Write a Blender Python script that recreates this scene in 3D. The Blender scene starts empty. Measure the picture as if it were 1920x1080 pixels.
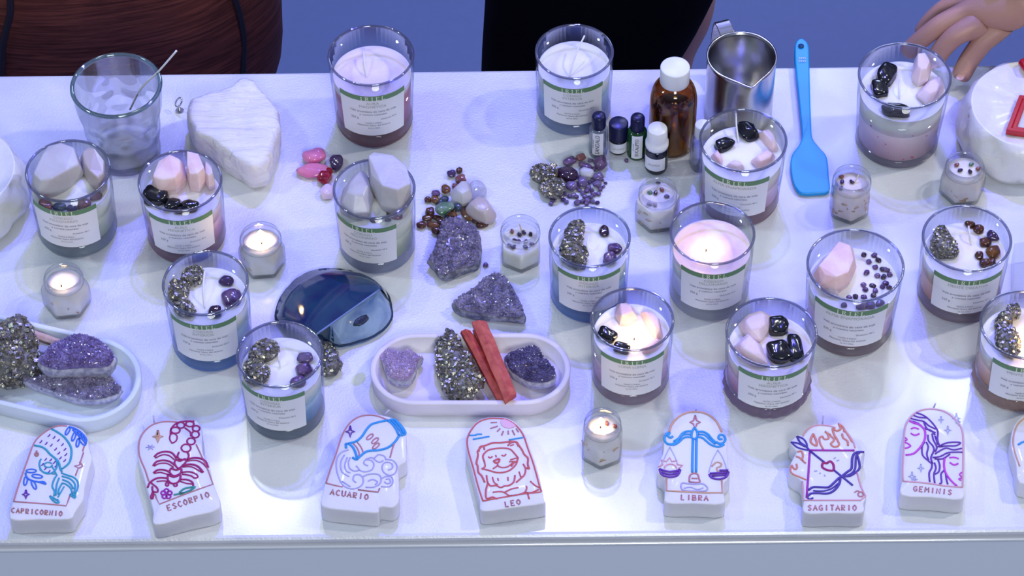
import bpy, bmesh, math, random
from mathutils import Vector, Matrix, noise
from math import sin, cos, pi, radians

# ------------------------------------------------------------ camera, light, exposure
TZ = 0.90                      # table top height above the floor
F = 5590.0                     # focal length in pixels of a 1920 px wide frame
TILT = radians(49.0)
DIST = 2.85
ROLL = radians(-0.62)
YAW = radians(0.0)
scene = bpy.context.scene
col = scene.collection
cam_data = bpy.data.cameras.new('camera')
cam_data.sensor_width = 36.0
cam_data.lens = 36.0 * F / 1920.0
cam_data.clip_end = 60
cam = bpy.data.objects.new('camera', cam_data)
col.objects.link(cam)
CAM = Vector((0, -DIST * cos(TILT), TZ + DIST * sin(TILT)))
ROT = (Matrix.Rotation(YAW, 3, 'Z') @ Matrix.Rotation(pi / 2 - TILT, 3, 'X') @ Matrix.Rotation(ROLL, 3, 'Z'))
cam.matrix_world = Matrix.Translation(CAM) @ ROT.to_4x4()
scene.camera = cam

world = bpy.data.worlds.new('studio')
scene.world = world
world.use_nodes = True
wn = world.node_tree
bg = wn.nodes['Background']
geo = wn.nodes.new('ShaderNodeTexCoord')
sep = wn.nodes.new('ShaderNodeSeparateXYZ')
rmp = wn.nodes.new('ShaderNodeValToRGB')
mp = wn.nodes.new('ShaderNodeMapRange')
wn.links.new(geo.outputs['Generated'], sep.inputs[0])
wn.links.new(sep.outputs['Z'], mp.inputs[0])
mp.inputs[1].default_value = -1.0
wn.links.new(mp.outputs[0], rmp.inputs[0])
rmp.color_ramp.elements[0].color = (0.05, 0.06, 0.12, 1)
rmp.color_ramp.elements[0].position = 0.45
rmp.color_ramp.elements[1].color = (0.46, 0.52, 0.80, 1)
rmp.color_ramp.elements[1].position = 0.95
wn.links.new(rmp.outputs[0], bg.inputs[0])
bg.inputs[1].default_value = 0.55

def area_light(name, loc, target, size, power, color):
    d = bpy.data.lights.new(name, 'AREA')
    d.shape = 'DISK'
    d.size = size
    d.energy = power
    d.color = color
    o = bpy.data.objects.new(name, d)
    col.objects.link(o)
    o.location = loc
    v = Vector(target) - Vector(loc)
    o.rotation_euler = v.to_track_quat('-Z', 'Y').to_euler()
    return o

T0 = (0, 0, TZ)
area_light('stage_light_back', (0.10, 1.90, TZ + 3.05), T0, 0.12, 90, (0.13, 0.13, 1.0))
area_light('stage_light_right', (2.3, 0.55, TZ + 2.7), T0, 0.16, 32, (1.0, 0.94, 0.88))
area_light('stage_light_left', (-2.5, 0.2, TZ + 3.0), T0, 0.35, 24, (0.68, 0.92, 1.0))
area_light('stage_light_back_white', (-0.50, 1.75, TZ + 2.6), (-0.15, -0.2, TZ), 0.10, 5.5, (0.95, 0.98, 1.0))
area_light('stage_light_back_white', (0.92, 2.05, TZ + 2.7), (0.35, -0.1, TZ), 0.10, 4.5, (0.95, 0.98, 1.0))
area_light('stage_light_front', (0.5, -3.5, TZ + 2.7), (0, -0.25, TZ), 1.2, 68, (0.93, 0.98, 0.97))
area_light('stage_light_rear_floor', (0.9, 3.6, 3.4), (0.2, 1.3, 0), 0.8, 38, (0.46, 0.56, 1.0))
scene.view_settings.view_transform = 'Standard'
scene.view_settings.look = 'None'
scene.view_settings.gamma = 1.0
scene.view_settings.use_curve_mapping = False
scene.view_settings.exposure = 0.0
scene.cycles.max_bounces = 14
scene.cycles.transparent_max_bounces = 40
scene.cycles.transmission_bounces = 10
scene.cycles.glossy_bounces = 4
scene.cycles.diffuse_bounces = 3
scene.cycles.caustics_reflective = False
scene.cycles.caustics_refractive = False
scene.cycles.sample_clamp_indirect = 6.0

# ------------------------------------------------------------ pixel <-> place
def ray(px, py):
    return (ROT @ Vector(((px - 960.0) / F, (540.0 - py) / F, -1.0)))
def at(px, py, z=0.0):
    """point seen at a pixel that lies z above the table top"""
    d = ray(px, py)
    t = (TZ + z - CAM.z) / d.z
    return CAM + d * t
def at_y(px, py, y):
    d = ray(px, py)
    return CAM + d * ((y - CAM.y) / d.y)
def at_plane(px, py, p, n):
    d = ray(px, py)
    return CAM + d * ((Vector(p) - CAM).dot(n) / d.dot(n))
def proj(p):
    q = ROT.transposed() @ (Vector(p) - CAM)
    return (960 + F * q.x / -q.z, 540 - F * q.y / -q.z)
def scl(px, py, z=0.0):
    q = ROT.transposed() @ (at(px, py, z) - CAM)
    return F / -q.z

# ------------------------------------------------------------ materials
MATS = {}
def nodes_of(name):
    m = bpy.data.materials.new(name)
    m.use_nodes = True
    return m, m.node_tree, m.node_tree.nodes['Principled BSDF']
def pbr(name, colr, rough=0.5, metal=0.0, coat=0.0, sss=0.0, sssr=0.01, spec=0.5, bump=0.0, bscale=200, var=0.0, vscale=60, trans=0.0, col2=None):
    if name in MATS: return MATS[name]
    m, nt, p = nodes_of(name)
    p.inputs['Base Color'].default_value = (*colr, 1)
    p.inputs['Roughness'].default_value = rough
    p.inputs['Metallic'].default_value = metal
    p.inputs['Coat Weight'].default_value = coat
    p.inputs['Coat Roughness'].default_value = 0.08
    p.inputs['Specular IOR Level'].default_value = spec
    p.inputs['Transmission Weight'].default_value = trans
    if sss:
        p.inputs['Subsurface Weight'].default_value = sss
        p.inputs['Subsurface Radius'].default_value = (1, 0.7, 0.6)
        p.inputs['Subsurface Scale'].default_value = sssr
    tc = nt.nodes.new('ShaderNodeTexCoord')
    if bump:
        n = nt.nodes.new('ShaderNodeTexNoise'); n.inputs['Scale'].default_value = bscale; n.inputs['Detail'].default_value = 4
        b = nt.nodes.new('ShaderNodeBump'); b.inputs['Strength'].default_value = bump; b.inputs['Distance'].default_value = 0.001
        nt.links.new(tc.outputs['Object'], n.inputs['Vector'])
        nt.links.new(n.outputs['Fac'], b.inputs['Height'])
        nt.links.new(b.outputs['Normal'], p.inputs['Normal'])
    if var or col2:
        n = nt.nodes.new('ShaderNodeTexNoise'); n.inputs['Scale'].default_value = vscale; n.inputs['Detail'].default_value = 3
        nt.links.new(tc.outputs['Object'], n.inputs['Vector'])
        r = nt.nodes.new('ShaderNodeValToRGB')
        c2 = col2 or tuple(c * (1 - var) for c in colr)
        r.color_ramp.elements[0].position = 0.38; r.color_ramp.elements[1].position = 0.62
        r.color_ramp.elements[0].color = (*c2, 1); r.color_ramp.elements[1].color = (*colr, 1)
        nt.links.new(n.outputs['Fac'], r.inputs['Fac'])
        nt.links.new(r.outputs['Color'], p.inputs['Base Color'])
    MATS[name] = m
    return m

def glass(name, tint=(0.96, 0.97, 0.98), edge=(0.50, 0.53, 0.62), gloss=0.028, real=0.0, ior=1.45, rough=0.02, bump=0.0, bscale=60, cloud=0.0):
    """clear glass: mostly see-through, darker and shinier towards grazing angles, part of it refracting"""
    if name in MATS: return MATS[name]
    m = bpy.data.materials.new(name); m.use_nodes = True
    nt = m.node_tree; nt.nodes.clear()
    out = nt.nodes.new('ShaderNodeOutputMaterial')
    lw = nt.nodes.new('ShaderNodeLayerWeight'); lw.inputs['Blend'].default_value = 0.5
    pw = nt.nodes.new('ShaderNodeMath'); pw.operation = 'POWER'; pw.inputs[1].default_value = 4.0
    nt.links.new(lw.outputs['Facing'], pw.inputs[0])
    mc = nt.nodes.new('ShaderNodeMix'); mc.data_type = 'RGBA'
    mc.inputs[6].default_value = (*tint, 1); mc.inputs[7].default_value = (*edge, 1)
    nt.links.new(pw.outputs[0], mc.inputs[0])
    tr = nt.nodes.new('ShaderNodeBsdfTransparent')
    nt.links.new(mc.outputs[2], tr.inputs[0])
    gl = nt.nodes.new('ShaderNodeBsdfGlossy'); gl.inputs['Roughness'].default_value = rough
    gl.inputs['Color'].default_value = (1, 1, 1, 1)
    ma = nt.nodes.new('ShaderNodeMath'); ma.operation = 'MULTIPLY_ADD'
    ma.inputs[1].default_value = 0.55; ma.inputs[2].default_value = gloss
    nt.links.new(pw.outputs[0], ma.inputs[0])
    mx = nt.nodes.new('ShaderNodeMixShader')
    nt.links.new(ma.outputs[0], mx.inputs[0]); nt.links.new(tr.outputs[0], mx.inputs[1]); nt.links.new(gl.outputs[0], mx.inputs[2])
    last = mx
    if bump:
        tc = nt.nodes.new('ShaderNodeTexCoord')
        n = nt.nodes.new('ShaderNodeTexNoise'); n.inputs['Scale'].default_value = bscale
        b = nt.nodes.new('ShaderNodeBump'); b.inputs['Strength'].default_value = bump; b.inputs['Distance'].default_value = 0.002
        nt.links.new(tc.outputs['Object'], n.inputs['Vector']); nt.links.new(n.outputs['Fac'], b.inputs['Height'])
        nt.links.new(b.outputs['Normal'], gl.inputs['Normal'])
    if real:
        g = nt.nodes.new('ShaderNodeBsdfGlass'); g.inputs['IOR'].default_value = ior; g.inputs['Roughness'].default_value = rough
        g.inputs['Color'].default_value = (*tint, 1)
        mr = nt.nodes.new('ShaderNodeMixShader'); mr.inputs[0].default_value = real
        nt.links.new(last.outputs[0], mr.inputs[1]); nt.links.new(g.outputs[0], mr.inputs[2])
        last = mr
    if cloud:
        g = nt.nodes.new('ShaderNodeBsdfDiffuse'); g.inputs['Color'].default_value = (*tint, 1)
        t2 = nt.nodes.new('ShaderNodeBsdfTranslucent'); t2.inputs['Color'].default_value = (*tint, 1)
        m1 = nt.nodes.new('ShaderNodeMixShader'); m1.inputs[0].default_value = 0.5
        nt.links.new(g.outputs[0], m1.inputs[1]); nt.links.new(t2.outputs[0], m1.inputs[2])
        mr = nt.nodes.new('ShaderNodeMixShader'); mr.inputs[0].default_value = cloud
        nt.links.new(last.outputs[0], mr.inputs[1]); nt.links.new(m1.outputs[0], mr.inputs[2])
        last = mr
    nt.links.new(last.outputs[0], out.inputs['Surface'])
    MATS[name] = m
    return m

def wax_mat(name, stops, wob=0.006, sss=0.35, speck=None):
    """wax poured in layers, with flame halo tinted into one lit top: stops = [(height above the table in m, colour)]"""
    m, nt, p = nodes_of(name)
    tc = nt.nodes.new('ShaderNodeTexCoord'); sp = nt.nodes.new('ShaderNodeSeparateXYZ')
    nt.links.new(tc.outputs['Object'], sp.inputs[0])
    n = nt.nodes.new('ShaderNodeTexNoise'); n.inputs['Scale'].default_value = 28; n.inputs['Detail'].default_value = 3
    nt.links.new(tc.outputs['Object'], n.inputs['Vector'])
    a = nt.nodes.new('ShaderNodeMath'); a.operation = 'MULTIPLY_ADD'; a.inputs[1].default_value = wob * 4; a.inputs[2].default_value = -wob * 2
    nt.links.new(n.outputs['Fac'], a.inputs[0])
    s = nt.nodes.new('ShaderNodeMath'); s.operation = 'ADD'
    nt.links.new(sp.outputs['Z'], s.inputs[0]); nt.links.new(a.outputs[0], s.inputs[1])
    mr = nt.nodes.new('ShaderNodeMapRange'); mr.inputs[2].default_value = 0.12
    nt.links.new(s.outputs[0], mr.inputs[0])
    r = nt.nodes.new('ShaderNodeValToRGB')
    el = r.color_ramp.elements
    while len(el) < len(stops): el.new(0.5)
    for e, (z, c) in zip(el, stops):
        e.position = min(1, max(0, z / 0.12)); e.color = (*c, 1)
    nt.links.new(mr.outputs[0], r.inputs[0])
    last = r.outputs[0]
    if speck:
        v = nt.nodes.new('ShaderNodeTexVoronoi'); v.inputs['Scale'].default_value = 170
        nt.links.new(tc.outputs['Object'], v.inputs['Vector'])
        lt = nt.nodes.new('ShaderNodeMath'); lt.operation = 'LESS_THAN'; lt.inputs[1].default_value = 0.25
        nt.links.new(v.outputs['Distance'], lt.inputs[0])
        lz = nt.nodes.new('ShaderNodeMath'); lz.operation = 'LESS_THAN'; lz.inputs[1].default_value = speck[0]
        nt.links.new(s.outputs[0], lz.inputs[0])
        n2 = nt.nodes.new('ShaderNodeTexNoise'); n2.inputs['Scale'].default_value = 75
        nt.links.new(tc.outputs['Object'], n2.inputs['Vector'])
        g2 = nt.nodes.new('ShaderNodeMath'); g2.operation = 'GREATER_THAN'; g2.inputs[1].default_value = 0.55
        nt.links.new(n2.outputs['Fac'], g2.inputs[0])
        mu = nt.nodes.new('ShaderNodeMath'); mu.operation = 'MULTIPLY'
        nt.links.new(lt.outputs[0], mu.inputs[0]); nt.links.new(lz.outputs[0], mu.inputs[1])
        mu2 = nt.nodes.new('ShaderNodeMath'); mu2.operation = 'MULTIPLY'
        nt.links.new(mu.outputs[0], mu2.inputs[0]); nt.links.new(g2.outputs[0], mu2.inputs[1])
        mx = nt.nodes.new('ShaderNodeMix'); mx.data_type = 'RGBA'; mx.inputs[7].default_value = (*speck[1], 1)
        nt.links.new(mu2.outputs[0], mx.inputs[0]); nt.links.new(last, mx.inputs[6])
        last = mx.outputs[2]
    nt.links.new(last, p.inputs['Base Color'])
    p.inputs['Roughness'].default_value = 0.38
    p.inputs['Specular IOR Level'].default_value = 0.45
    if sss:
        p.inputs['Subsurface Weight'].default_value = sss
        p.inputs['Subsurface Radius'].default_value = (1.0, 0.75, 0.6)
        p.inputs['Subsurface Scale'].default_value = 0.008
    b = nt.nodes.new('ShaderNodeBump'); b.inputs['Strength'].default_value = 0.25; b.inputs['Distance'].default_value = 0.002
    n3 = nt.nodes.new('ShaderNodeTexNoise'); n3.inputs['Scale'].default_value = 90
    nt.links.new(tc.outputs['Object'], n3.inputs['Vector'])
    nt.links.new(n3.outputs['Fac'], b.inputs['Height']); nt.links.new(b.outputs['Normal'], p.inputs['Normal'])
    return m

WALL = glass('clear_glass')
RIM = glass('rim_glass', (0.62, 0.64, 0.74), (0.04, 0.04, 0.12), gloss=0.20, real=0.30)
HEXG = glass('jar_glass', (0.96, 0.97, 0.98), (0.30, 0.33, 0.42), gloss=0.04, real=0.10)
DIMP = glass('dimpled_glass', (0.98, 0.99, 0.99), (0.26, 0.34, 0.40), gloss=0.04, real=0.45)
PAPER = pbr('label_paper', (0.84, 0.84, 0.86), 0.6)
GREEN = pbr('label_green', (0.13, 0.27, 0.12), 0.55)
INK = pbr('label_ink', (0.18, 0.17, 0.24), 0.7)
GOLDINK = pbr('label_title_ink', (0.42, 0.45, 0.40), 0.6)
CREAMINK = pbr('label_cream_ink', (0.80, 0.86, 0.66), 0.6)
WICKM = pbr('wick_cotton', (0.85, 0.85, 0.88), 0.8)
CHAR = pbr('burnt_wick', (0.10, 0.05, 0.03), 0.9)
OBS = pbr('obsidian_black', (0.006, 0.006, 0.010), 0.13, coat=0.3)
ROSE = pbr('rose_quartz', (0.82, 0.56, 0.56), 0.40, sss=0.5, sssr=0.012, col2=(0.90, 0.70, 0.68), vscale=50, bump=0.3, bscale=150)
ROSE2 = pbr('pale_rose_quartz', (0.80, 0.64, 0.68), 0.40, sss=0.5, sssr=0.012, bump=0.3, bscale=150)
CLEARQ = pbr('clear_quartz', (0.70, 0.67, 0.69), 0.34, sss=0.4, sssr=0.02, trans=0.28, bump=0.35, bscale=120, col2=(0.78, 0.76, 0.77), vscale=60)
SMOKEQ = pbr('smoky_quartz', (0.60, 0.52, 0.50), 0.25, sss=0.4, sssr=0.01, trans=0.15, bump=0.3, bscale=120)
AMET = pbr('amethyst_polished', (0.085, 0.035, 0.13), 0.14, coat=0.25, trans=0.2, col2=(0.20, 0.12, 0.26), vscale=110)
AMETL = pbr('amethyst_pale', (0.25, 0.19, 0.34), 0.18, coat=0.2, trans=0.35, col2=(0.17, 0.11, 0.28), vscale=120)
AMETD = pbr('amethyst_dark', (0.03, 0.008, 0.035), 0.08, coat=0.8)
AMCR = pbr('amethyst_crystals', (0.28, 0.25, 0.37), 0.20, coat=0.35, col2=(0.13, 0.115, 0.20), vscale=140)
AMCR2 = pbr('amethyst_crystals_violet', (0.24, 0.19, 0.40), 0.18, coat=0.4, col2=(0.13, 0.09, 0.25), vscale=140)
AMCRD = pbr('amethyst_crystals_dark', (0.13, 0.11, 0.24), 0.16, coat=0.4, col2=(0.06, 0.05, 0.13), vscale=140)
AMCRP = pbr('amethyst_crystals_lilac', (0.46, 0.34, 0.52), 0.3, coat=0.2, col2=(0.34, 0.25, 0.44), vscale=90)
ROCK = pbr('matrix_rock', (0.30, 0.30, 0.36), 0.8, bump=0.9, bscale=260, col2=(0.10, 0.10, 0.14), vscale=160)
ROCKW = pbr('pale_matrix_rock', (0.52, 0.52, 0.60), 0.7, bump=0.8, bscale=260, col2=(0.30, 0.29, 0.40), vscale=200)
PYR = pbr('pyrite', (0.44, 0.41, 0.32), 0.22, metal=0.85, col2=(0.24, 0.23, 0.21), vscale=170, bump=0.5, bscale=500)
PYRD = pbr('pyrite_ground', (0.22, 0.21, 0.19), 0.5, metal=0.4, bump=1.0, bscale=500, col2=(0.10, 0.10, 0.10), vscale=200)
TIGER = pbr('tiger_eye_brown', (0.11, 0.035, 0.016), 0.15, coat=0.25, col2=(0.05, 0.02, 0.016), vscale=130)
TIGERL = pbr('tiger_eye_golden', (0.22, 0.09, 0.022), 0.15, coat=0.25, col2=(0.10, 0.035, 0.02), vscale=110)
REDAG = pbr('red_agate', (0.42, 0.01, 0.03), 0.10, coat=0.25, col2=(0.20, 0.0, 0.02), vscale=130)
REDBR = pbr('red_brown_agate', (0.30, 0.09, 0.07), 0.15, coat=0.6, col2=(0.16, 0.06, 0.07), vscale=90)
PINKST = pbr('pink_agate', (0.66, 0.15, 0.38), 0.10, coat=0.25, sss=0.3, col2=(0.72, 0.24, 0.36), vscale=30)
PALEPINK = pbr('pale_pink_stone', (0.82, 0.64, 0.76), 0.10, coat=0.25, sss=0.4)
GREENST = pbr('green_aventurine', (0.04, 0.15, 0.06), 0.18, coat=0.3, col2=(0.20, 0.28, 0.22), vscale=70)
SLATE = pbr('slate_blue_stone', (0.045, 0.065, 0.10), 0.18, coat=0.2)
DKPURP = pbr('dark_purple_stone', (0.055, 0.03, 0.10), 0.12, coat=0.25)

# ------------------------------------------------------------ mesh building
class MB:
    def __init__(s): s.v = []; s.f = []; s.m = []; s.sm = []
    def add(s, vs, fs, mi=0, smooth=True):
        o = len(s.v); s.v += [Vector(v) for v in vs]
        for f in fs:
            s.f.append(tuple(i + o for i in f)); s.m.append(mi); s.sm.append(smooth)
    def rings(s, rings, closed=True, cap0=True, cap1=True, mi=0, smooth=True):
        n = len(rings[0]); vs = [p for r in rings for p in r]; fs = []
        for i in range(len(rings) - 1):
            for j in range(n if closed else n - 1):
                a = i * n + j; b = i * n + (j + 1) % n
                fs.append((a, b, b + n, a + n))
        if cap0: fs.append(tuple(range(n - 1, -1, -1)))
        if cap1: fs.append(tuple((len(rings) - 1) * n + k for k in range(n)))
        s.add(vs, fs, mi, smooth)
    def build(s, name, mats, parent=None, origin=None, bevel=0, subsurf=0, autosm=None):
        if not isinstance(mats, (list, tuple)): mats = [mats]
        off = Vector(origin) if origin is not None else (root_loc(parent) if parent else Vector((0, 0, 0)))
        me = bpy.data.meshes.new(name)
        me.from_pydata([v - off for v in s.v], [], s.f)
        for m in mats: me.materials.append(m)
        me.polygons.foreach_set('material_index', s.m)
        me.polygons.foreach_set('use_smooth', s.sm)
        me.update()
        bm = bmesh.new(); bm.from_mesh(me); bmesh.ops.recalc_face_normals(bm, faces=bm.faces); bm.to_mesh(me); bm.free()
        o = bpy.data.objects.new(name, me); col.objects.link(o)
        if parent: o.parent = parent
        else: o.location = off
        if bevel:
            b = o.modifiers.new('bevel', 'BEVEL'); b.width = bevel; b.segments = 3; b.limit_method = 'ANGLE'; b.angle_limit = radians(25)
        if subsurf:
            b = o.modifiers.new('subsurf', 'SUBSURF'); b.levels = b.render_levels = subsurf
        return o
def root_loc(o):
    l = Vector((0, 0, 0))
    while o: l += o.location; o = o.parent
    return l
def tag(o, label=None, cat=None, group=None, kind=None):
    if label: o['label'] = label
    if cat: o['category'] = cat
    if group: o['group'] = group
    if kind: o['kind'] = kind
    return o
def thing(name, loc, label, cat, group=None):
    o = bpy.data.objects.new(name, None); o.empty_display_size = 0.02
    col.objects.link(o); o.location = loc
    return tag(o, label, cat, group)
def circle(c, r, z, n=48, a0=0.0):
    return [Vector((c[0] + r * cos(a0 + 2 * pi * k / n), c[1] + r * sin(a0 + 2 * pi * k / n), z)) for k in range(n)]
def lathe(mb, c, prof, n=48, cap0=True, cap1=True, mi=0, smooth=True):
    mb.rings([circle(c, max(r, 1e-5), z, n) for r, z in prof], True, cap0, cap1, mi, smooth)
def tube(mb, pts, r, n=6, mi=0, flat=1.0, taper=None):
    pts = [Vector(p) for p in pts]
    rings = []
    for i, p in enumerate(pts):
        a = pts[max(i - 1, 0)]; b = pts[min(i + 1, len(pts) - 1)]
        t = (b - a)
        if t.length < 1e-9: t = Vector((1, 0, 0))
        t.normalize()
        up = Vector((0, 0, 1)) if abs(t.z) < 0.9 else Vector((1, 0, 0))
        u = t.cross(up).normalized(); w = u.cross(t)
        rr = r * (taper[i] if taper else 1)
        rings.append([p + u * cos(2 * pi * k / n) * rr + w * sin(2 * pi * k / n) * rr * flat for k in range(n)])
    mb.rings(rings, True, True, True, mi, True)
def smooth_line(pts, k=4, closed=False):
    """Catmull-Rom through points"""
    P = [Vector(p) for p in pts]
    if len(P) < 3: return P
    out = []; n = len(P)
    rng = range(n) if closed else range(n - 1)
    for i in rng:
        p0 = P[(i - 1) % n] if closed or i > 0 else P[i]
        p1 = P[i]; p2 = P[(i + 1) % n]
        p3 = P[(i + 2) % n] if closed or i + 2 < n else P[(i + 1) % n]
        for j in range(k):
            t = j / k
            out.append(0.5 * ((2 * p1) + (p2 - p0) * t + (2 * p0 - 5 * p1 + 4 * p2 - p3) * t * t + (3 * p1 - p0 - 3 * p2 + p3) * t ** 3))
    out.append(P[0].copy() if closed else P[-1].copy())
    return out
def resample(pts, n):
    P = [Vector(p) for p in pts]; P.append(P[0].copy())
    L = [0]
    for a, b in zip(P, P[1:]): L.append(L[-1] + (b - a).length)
    out = []; j = 0
    for k in range(n):
        d = L[-1] * k / n
        while L[j + 1] < d: j += 1
        t = (d - L[j]) / max(1e-9, L[j + 1] - L[j])
        out.append(P[j].lerp(P[j + 1], t))
    return out
_text = {}
def text2d(s):
    if s not in _text:
        cu = bpy.data.curves.new('t', 'FONT'); cu.body = s; cu.size = 1.0; cu.align_x = 'CENTER'; cu.resolution_u = 2
        ob = bpy.data.objects.new('t', cu)
        me = bpy.data.meshes.new_from_object(ob)
        _text[s] = ([(v.co.x, v.co.y) for v in me.vertices], [tuple(p.vertices) for p in me.polygons])
        bpy.data.objects.remove(ob); bpy.data.curves.remove(cu); bpy.data.meshes.remove(me)
    return _text[s]

# ------------------------------------------------------------ stones
def pebble_mb(c, rx, ry, rz, rot=0.0, seed=0, box=2.0, bumpy=0.12, tilt=0.0, mb=None):
    mb = mb or MB()
    NU, NV = (30, 17) if box > 2.5 else (20, 12)
    R = Matrix.Rotation(rot, 3, 'Z') @ Matrix.Rotation(tilt, 3, 'Y')
    rings = []
    for i in range(1, NV):
        th = pi * i / NV
        ring = []
        for j in range(NU):
            ph = 2 * pi * j / NU
            def sp(x): return math.copysign(abs(x) ** (2.0 / box), x)
            d = Vector((sp(sin(th)) * sp(cos(ph)), sp(sin(th)) * sp(sin(ph)), sp(cos(th))))
            k = 1 + bumpy * 2 * noise.noise(d * 1.1 + Vector((seed * 3.7, seed, 1.3)))
            ring.append(Vector(c) + R @ Vector((d.x * rx * k, d.y * ry * k, d.z * rz * k)))
        rings.append(ring)
    mb.rings(rings)
    return mb
def hull_mb(points, mb=None, smooth=False):
    mb = mb or MB()
    bm = bmesh.new()
    for p in points: bm.verts.new(p)
    r = bmesh.ops.convex_hull(bm, input=bm.verts)
    bmesh.ops.delete(bm, geom=[v for v in bm.verts if not v.link_faces], context='VERTS')
    bm.verts.index_update()
    mb.add([v.co.copy() for v in bm.verts], [tuple(v.index for v in f.verts) for f in bm.faces], 0, smooth)
    bm.free()
    return mb
def chunk_points(outline, zb, h, seed=0, top=0.6):
    rnd = random.Random(seed)
    mid = [at(x, y, zb + h * 0.45) for x, y in outline]
    c = sum(mid, Vector()) / len(mid)
    pts = []
    for p in mid:
        pts.append(p)
        q = c + (p - c) * rnd.uniform(0.80, 0.92); q.z = TZ + zb - 0.001; pts.append(q)
        q = c + (p - c) * (top + rnd.uniform(-0.12, 0.10)); q.z = TZ + zb + h * rnd.uniform(0.86, 1.0); pts.append(q)
    return pts
def sample_faces(mb, n, rnd, ok=None):
    tris = []
    for f in mb.f:
        for k in range(1, len(f) - 1):
            a, b, c = mb.v[f[0]], mb.v[f[k]], mb.v[f[k + 1]]
            nn = (b - a).cross(c - a); ar = nn.length / 2
            if ar < 1e-12: continue
            nn.normalize()
            tris.append((ar, a, b, c, nn))
    cen = sum(mb.v, Vector()) / len(mb.v)
    tris2 = []
    for ar, a, b, c, nn in tris:
        m = (a + b + c) / 3
        if nn.dot(m - cen) < 0: nn = -nn
        if ok is None or ok(m, nn): tris2.append((ar, a, b, c, nn))
    out = []
    w = [t[0] for t in tris2]
    for t in rnd.choices(tris2, weights=w, k=n):
        u, v = rnd.random(), rnd.random()
        if u + v > 1: u, v = 1 - u, 1 - v
        out.append((t[1] + (t[2] - t[1]) * u + (t[3] - t[1]) * v, t[4]))
    return out
def crystals(mb, samples, lo, hi, rnd, kind='cube', mi=0):
    for p, nrm in samples:
        s = rnd.uniform(lo, hi)
        if kind == 'cube':
            R = Matrix.Rotation(rnd.uniform(0, 6.28), 3, Vector((rnd.gauss(0, 1), rnd.gauss(0, 1), rnd.gauss(0, 1) + 0.01)).normalized())
            d = (s * 0.5, s * rnd.uniform(0.35, 0.5), s * rnd.uniform(0.35, 0.5))
            vs = [p + R @ Vector((x * d[0], y * d[1], z * d[2])) for x in (-1, 1) for y in (-1, 1) for z in (-1, 1)]
            mb.add(vs, [(0, 1, 3, 2), (4, 6, 7, 5), (0, 4, 5, 1), (2, 3, 7, 6), (0, 2, 6, 4), (1, 5, 7, 3)], mi, False)
        else:
            ax = (nrm + Vector((rnd.uniform(-.55, .55), rnd.uniform(-.55, .55), rnd.uniform(-.2, .3)))).normalized()
            u = ax.orthogonal().normalized(); w = ax.cross(u); a0 = rnd.uniform(0, 1)
            base = [p - ax * s * 0.3 + (u * cos(a0 + k * pi / 3) + w * sin(a0 + k * pi / 3)) * s * 0.5 for k in range(6)]
            mid = [q + ax * s * 0.55 for q in base]
            tip = p + ax * s * 0.85
            vs = base + mid + [tip]
            fs = [(k, (k + 1) % 6, 6 + (k + 1) % 6, 6 + k) for k in range(6)] + [(6 + k, 6 + (k + 1) % 6, 12) for k in range(6)]
            mb.add(vs, fs, mi, False)
def ring_solid(outline, zb, h, prof, seed=0, n=40, rough=0.05, mi=0, smooth=True, topnoise=0.3, zsil=0.5, mb=None, sm=3, streak=0.0):
    """body with the given silhouette; prof = [(scale about the centre, height fraction)] from the bottom up"""
    mb = mb or MB()
    o = smooth_line([at(x, y, zb + h * zsil) for x, y in outline], sm, True)[:-1] if sm > 1 else [at(x, y, zb + h * zsil) for x, y in outline]
    o = resample(o, n)
    c = sum(o, Vector()) / len(o)
    rings = []
    for s, zf in prof:
        ring = []
        for p in o:
            d = p - c
            q = c + d * s
            k = noise.noise(Vector((q.x * 90, q.y * 90, seed * 5.1 + zf * 2.0)))
            k2 = noise.noise(Vector((q.x * 45, q.y * 45, seed * 9.1)))
            q = c + d * s * (1 + rough * k)
            q.z = TZ + zb + h * zf * (1 + topnoise * k2 * (1 if zf > 0.3 else 0))
            if streak and zf > .5: q.z += streak * (noise.noise(Vector((q.x * 22 + q.y * 30, (q.y * .9 + q.x * .35) * 230, seed))) + .6 * noise.noise(Vector((q.x * 60, q.y * 380, seed + 2))))
            ring.append(q)
        rings.append(ring)
    mb.rings(rings, True, True, True, mi, smooth)
    return mb, c
def pyrite_mb(outline, zb, h, seed, n=260, lo=0.0016, hi=0.0040):
    rnd = random.Random(seed)
    mb, c = ring_solid(outline, zb, h, [(0.80, 0), (0.97, 0.25), (1.0, 0.5), (0.88, 0.78), (0.6, 0.95), (0.25, 1.0)], seed, 30, 0.22, topnoise=0.35)
    s = sample_faces(mb, n, rnd, lambda m, nn: nn.z > -0.3)
    crystals(mb, s, lo, hi, rnd, 'cube', 1)
    return mb
def druse_parts(outline, zb, h, seed, n=320, lo=0.0022, hi=0.0050, edge=0.93):
    n = int(n * 1.9); lo *= .62; hi *= .70
    """rock base and the crystal crust that covers its top"""
    rnd = random.Random(seed)
    base, c = ring_solid(outline, zb, h, [(0.86, 0), (0.95, 0.12), (1.0, 0.45), (0.985, 0.62), (edge, 0.66)], seed, 48, 0.05, topnoise=0.10, sm=2)
    top, c = ring_solid(outline, zb, h, [(edge, 0.5), (edge, 0.72), (0.82, 0.86), (0.6, 0.95), (0.38, 0.98), (0.15, 1.0)], seed, 48, 0.05, topnoise=0.28, sm=2)
    s = sample_faces(top, n, rnd, lambda m, nn: nn.z > 0.25)
    crystals(top, s, lo, hi, rnd, 'point', 0)
    return base, top

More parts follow.
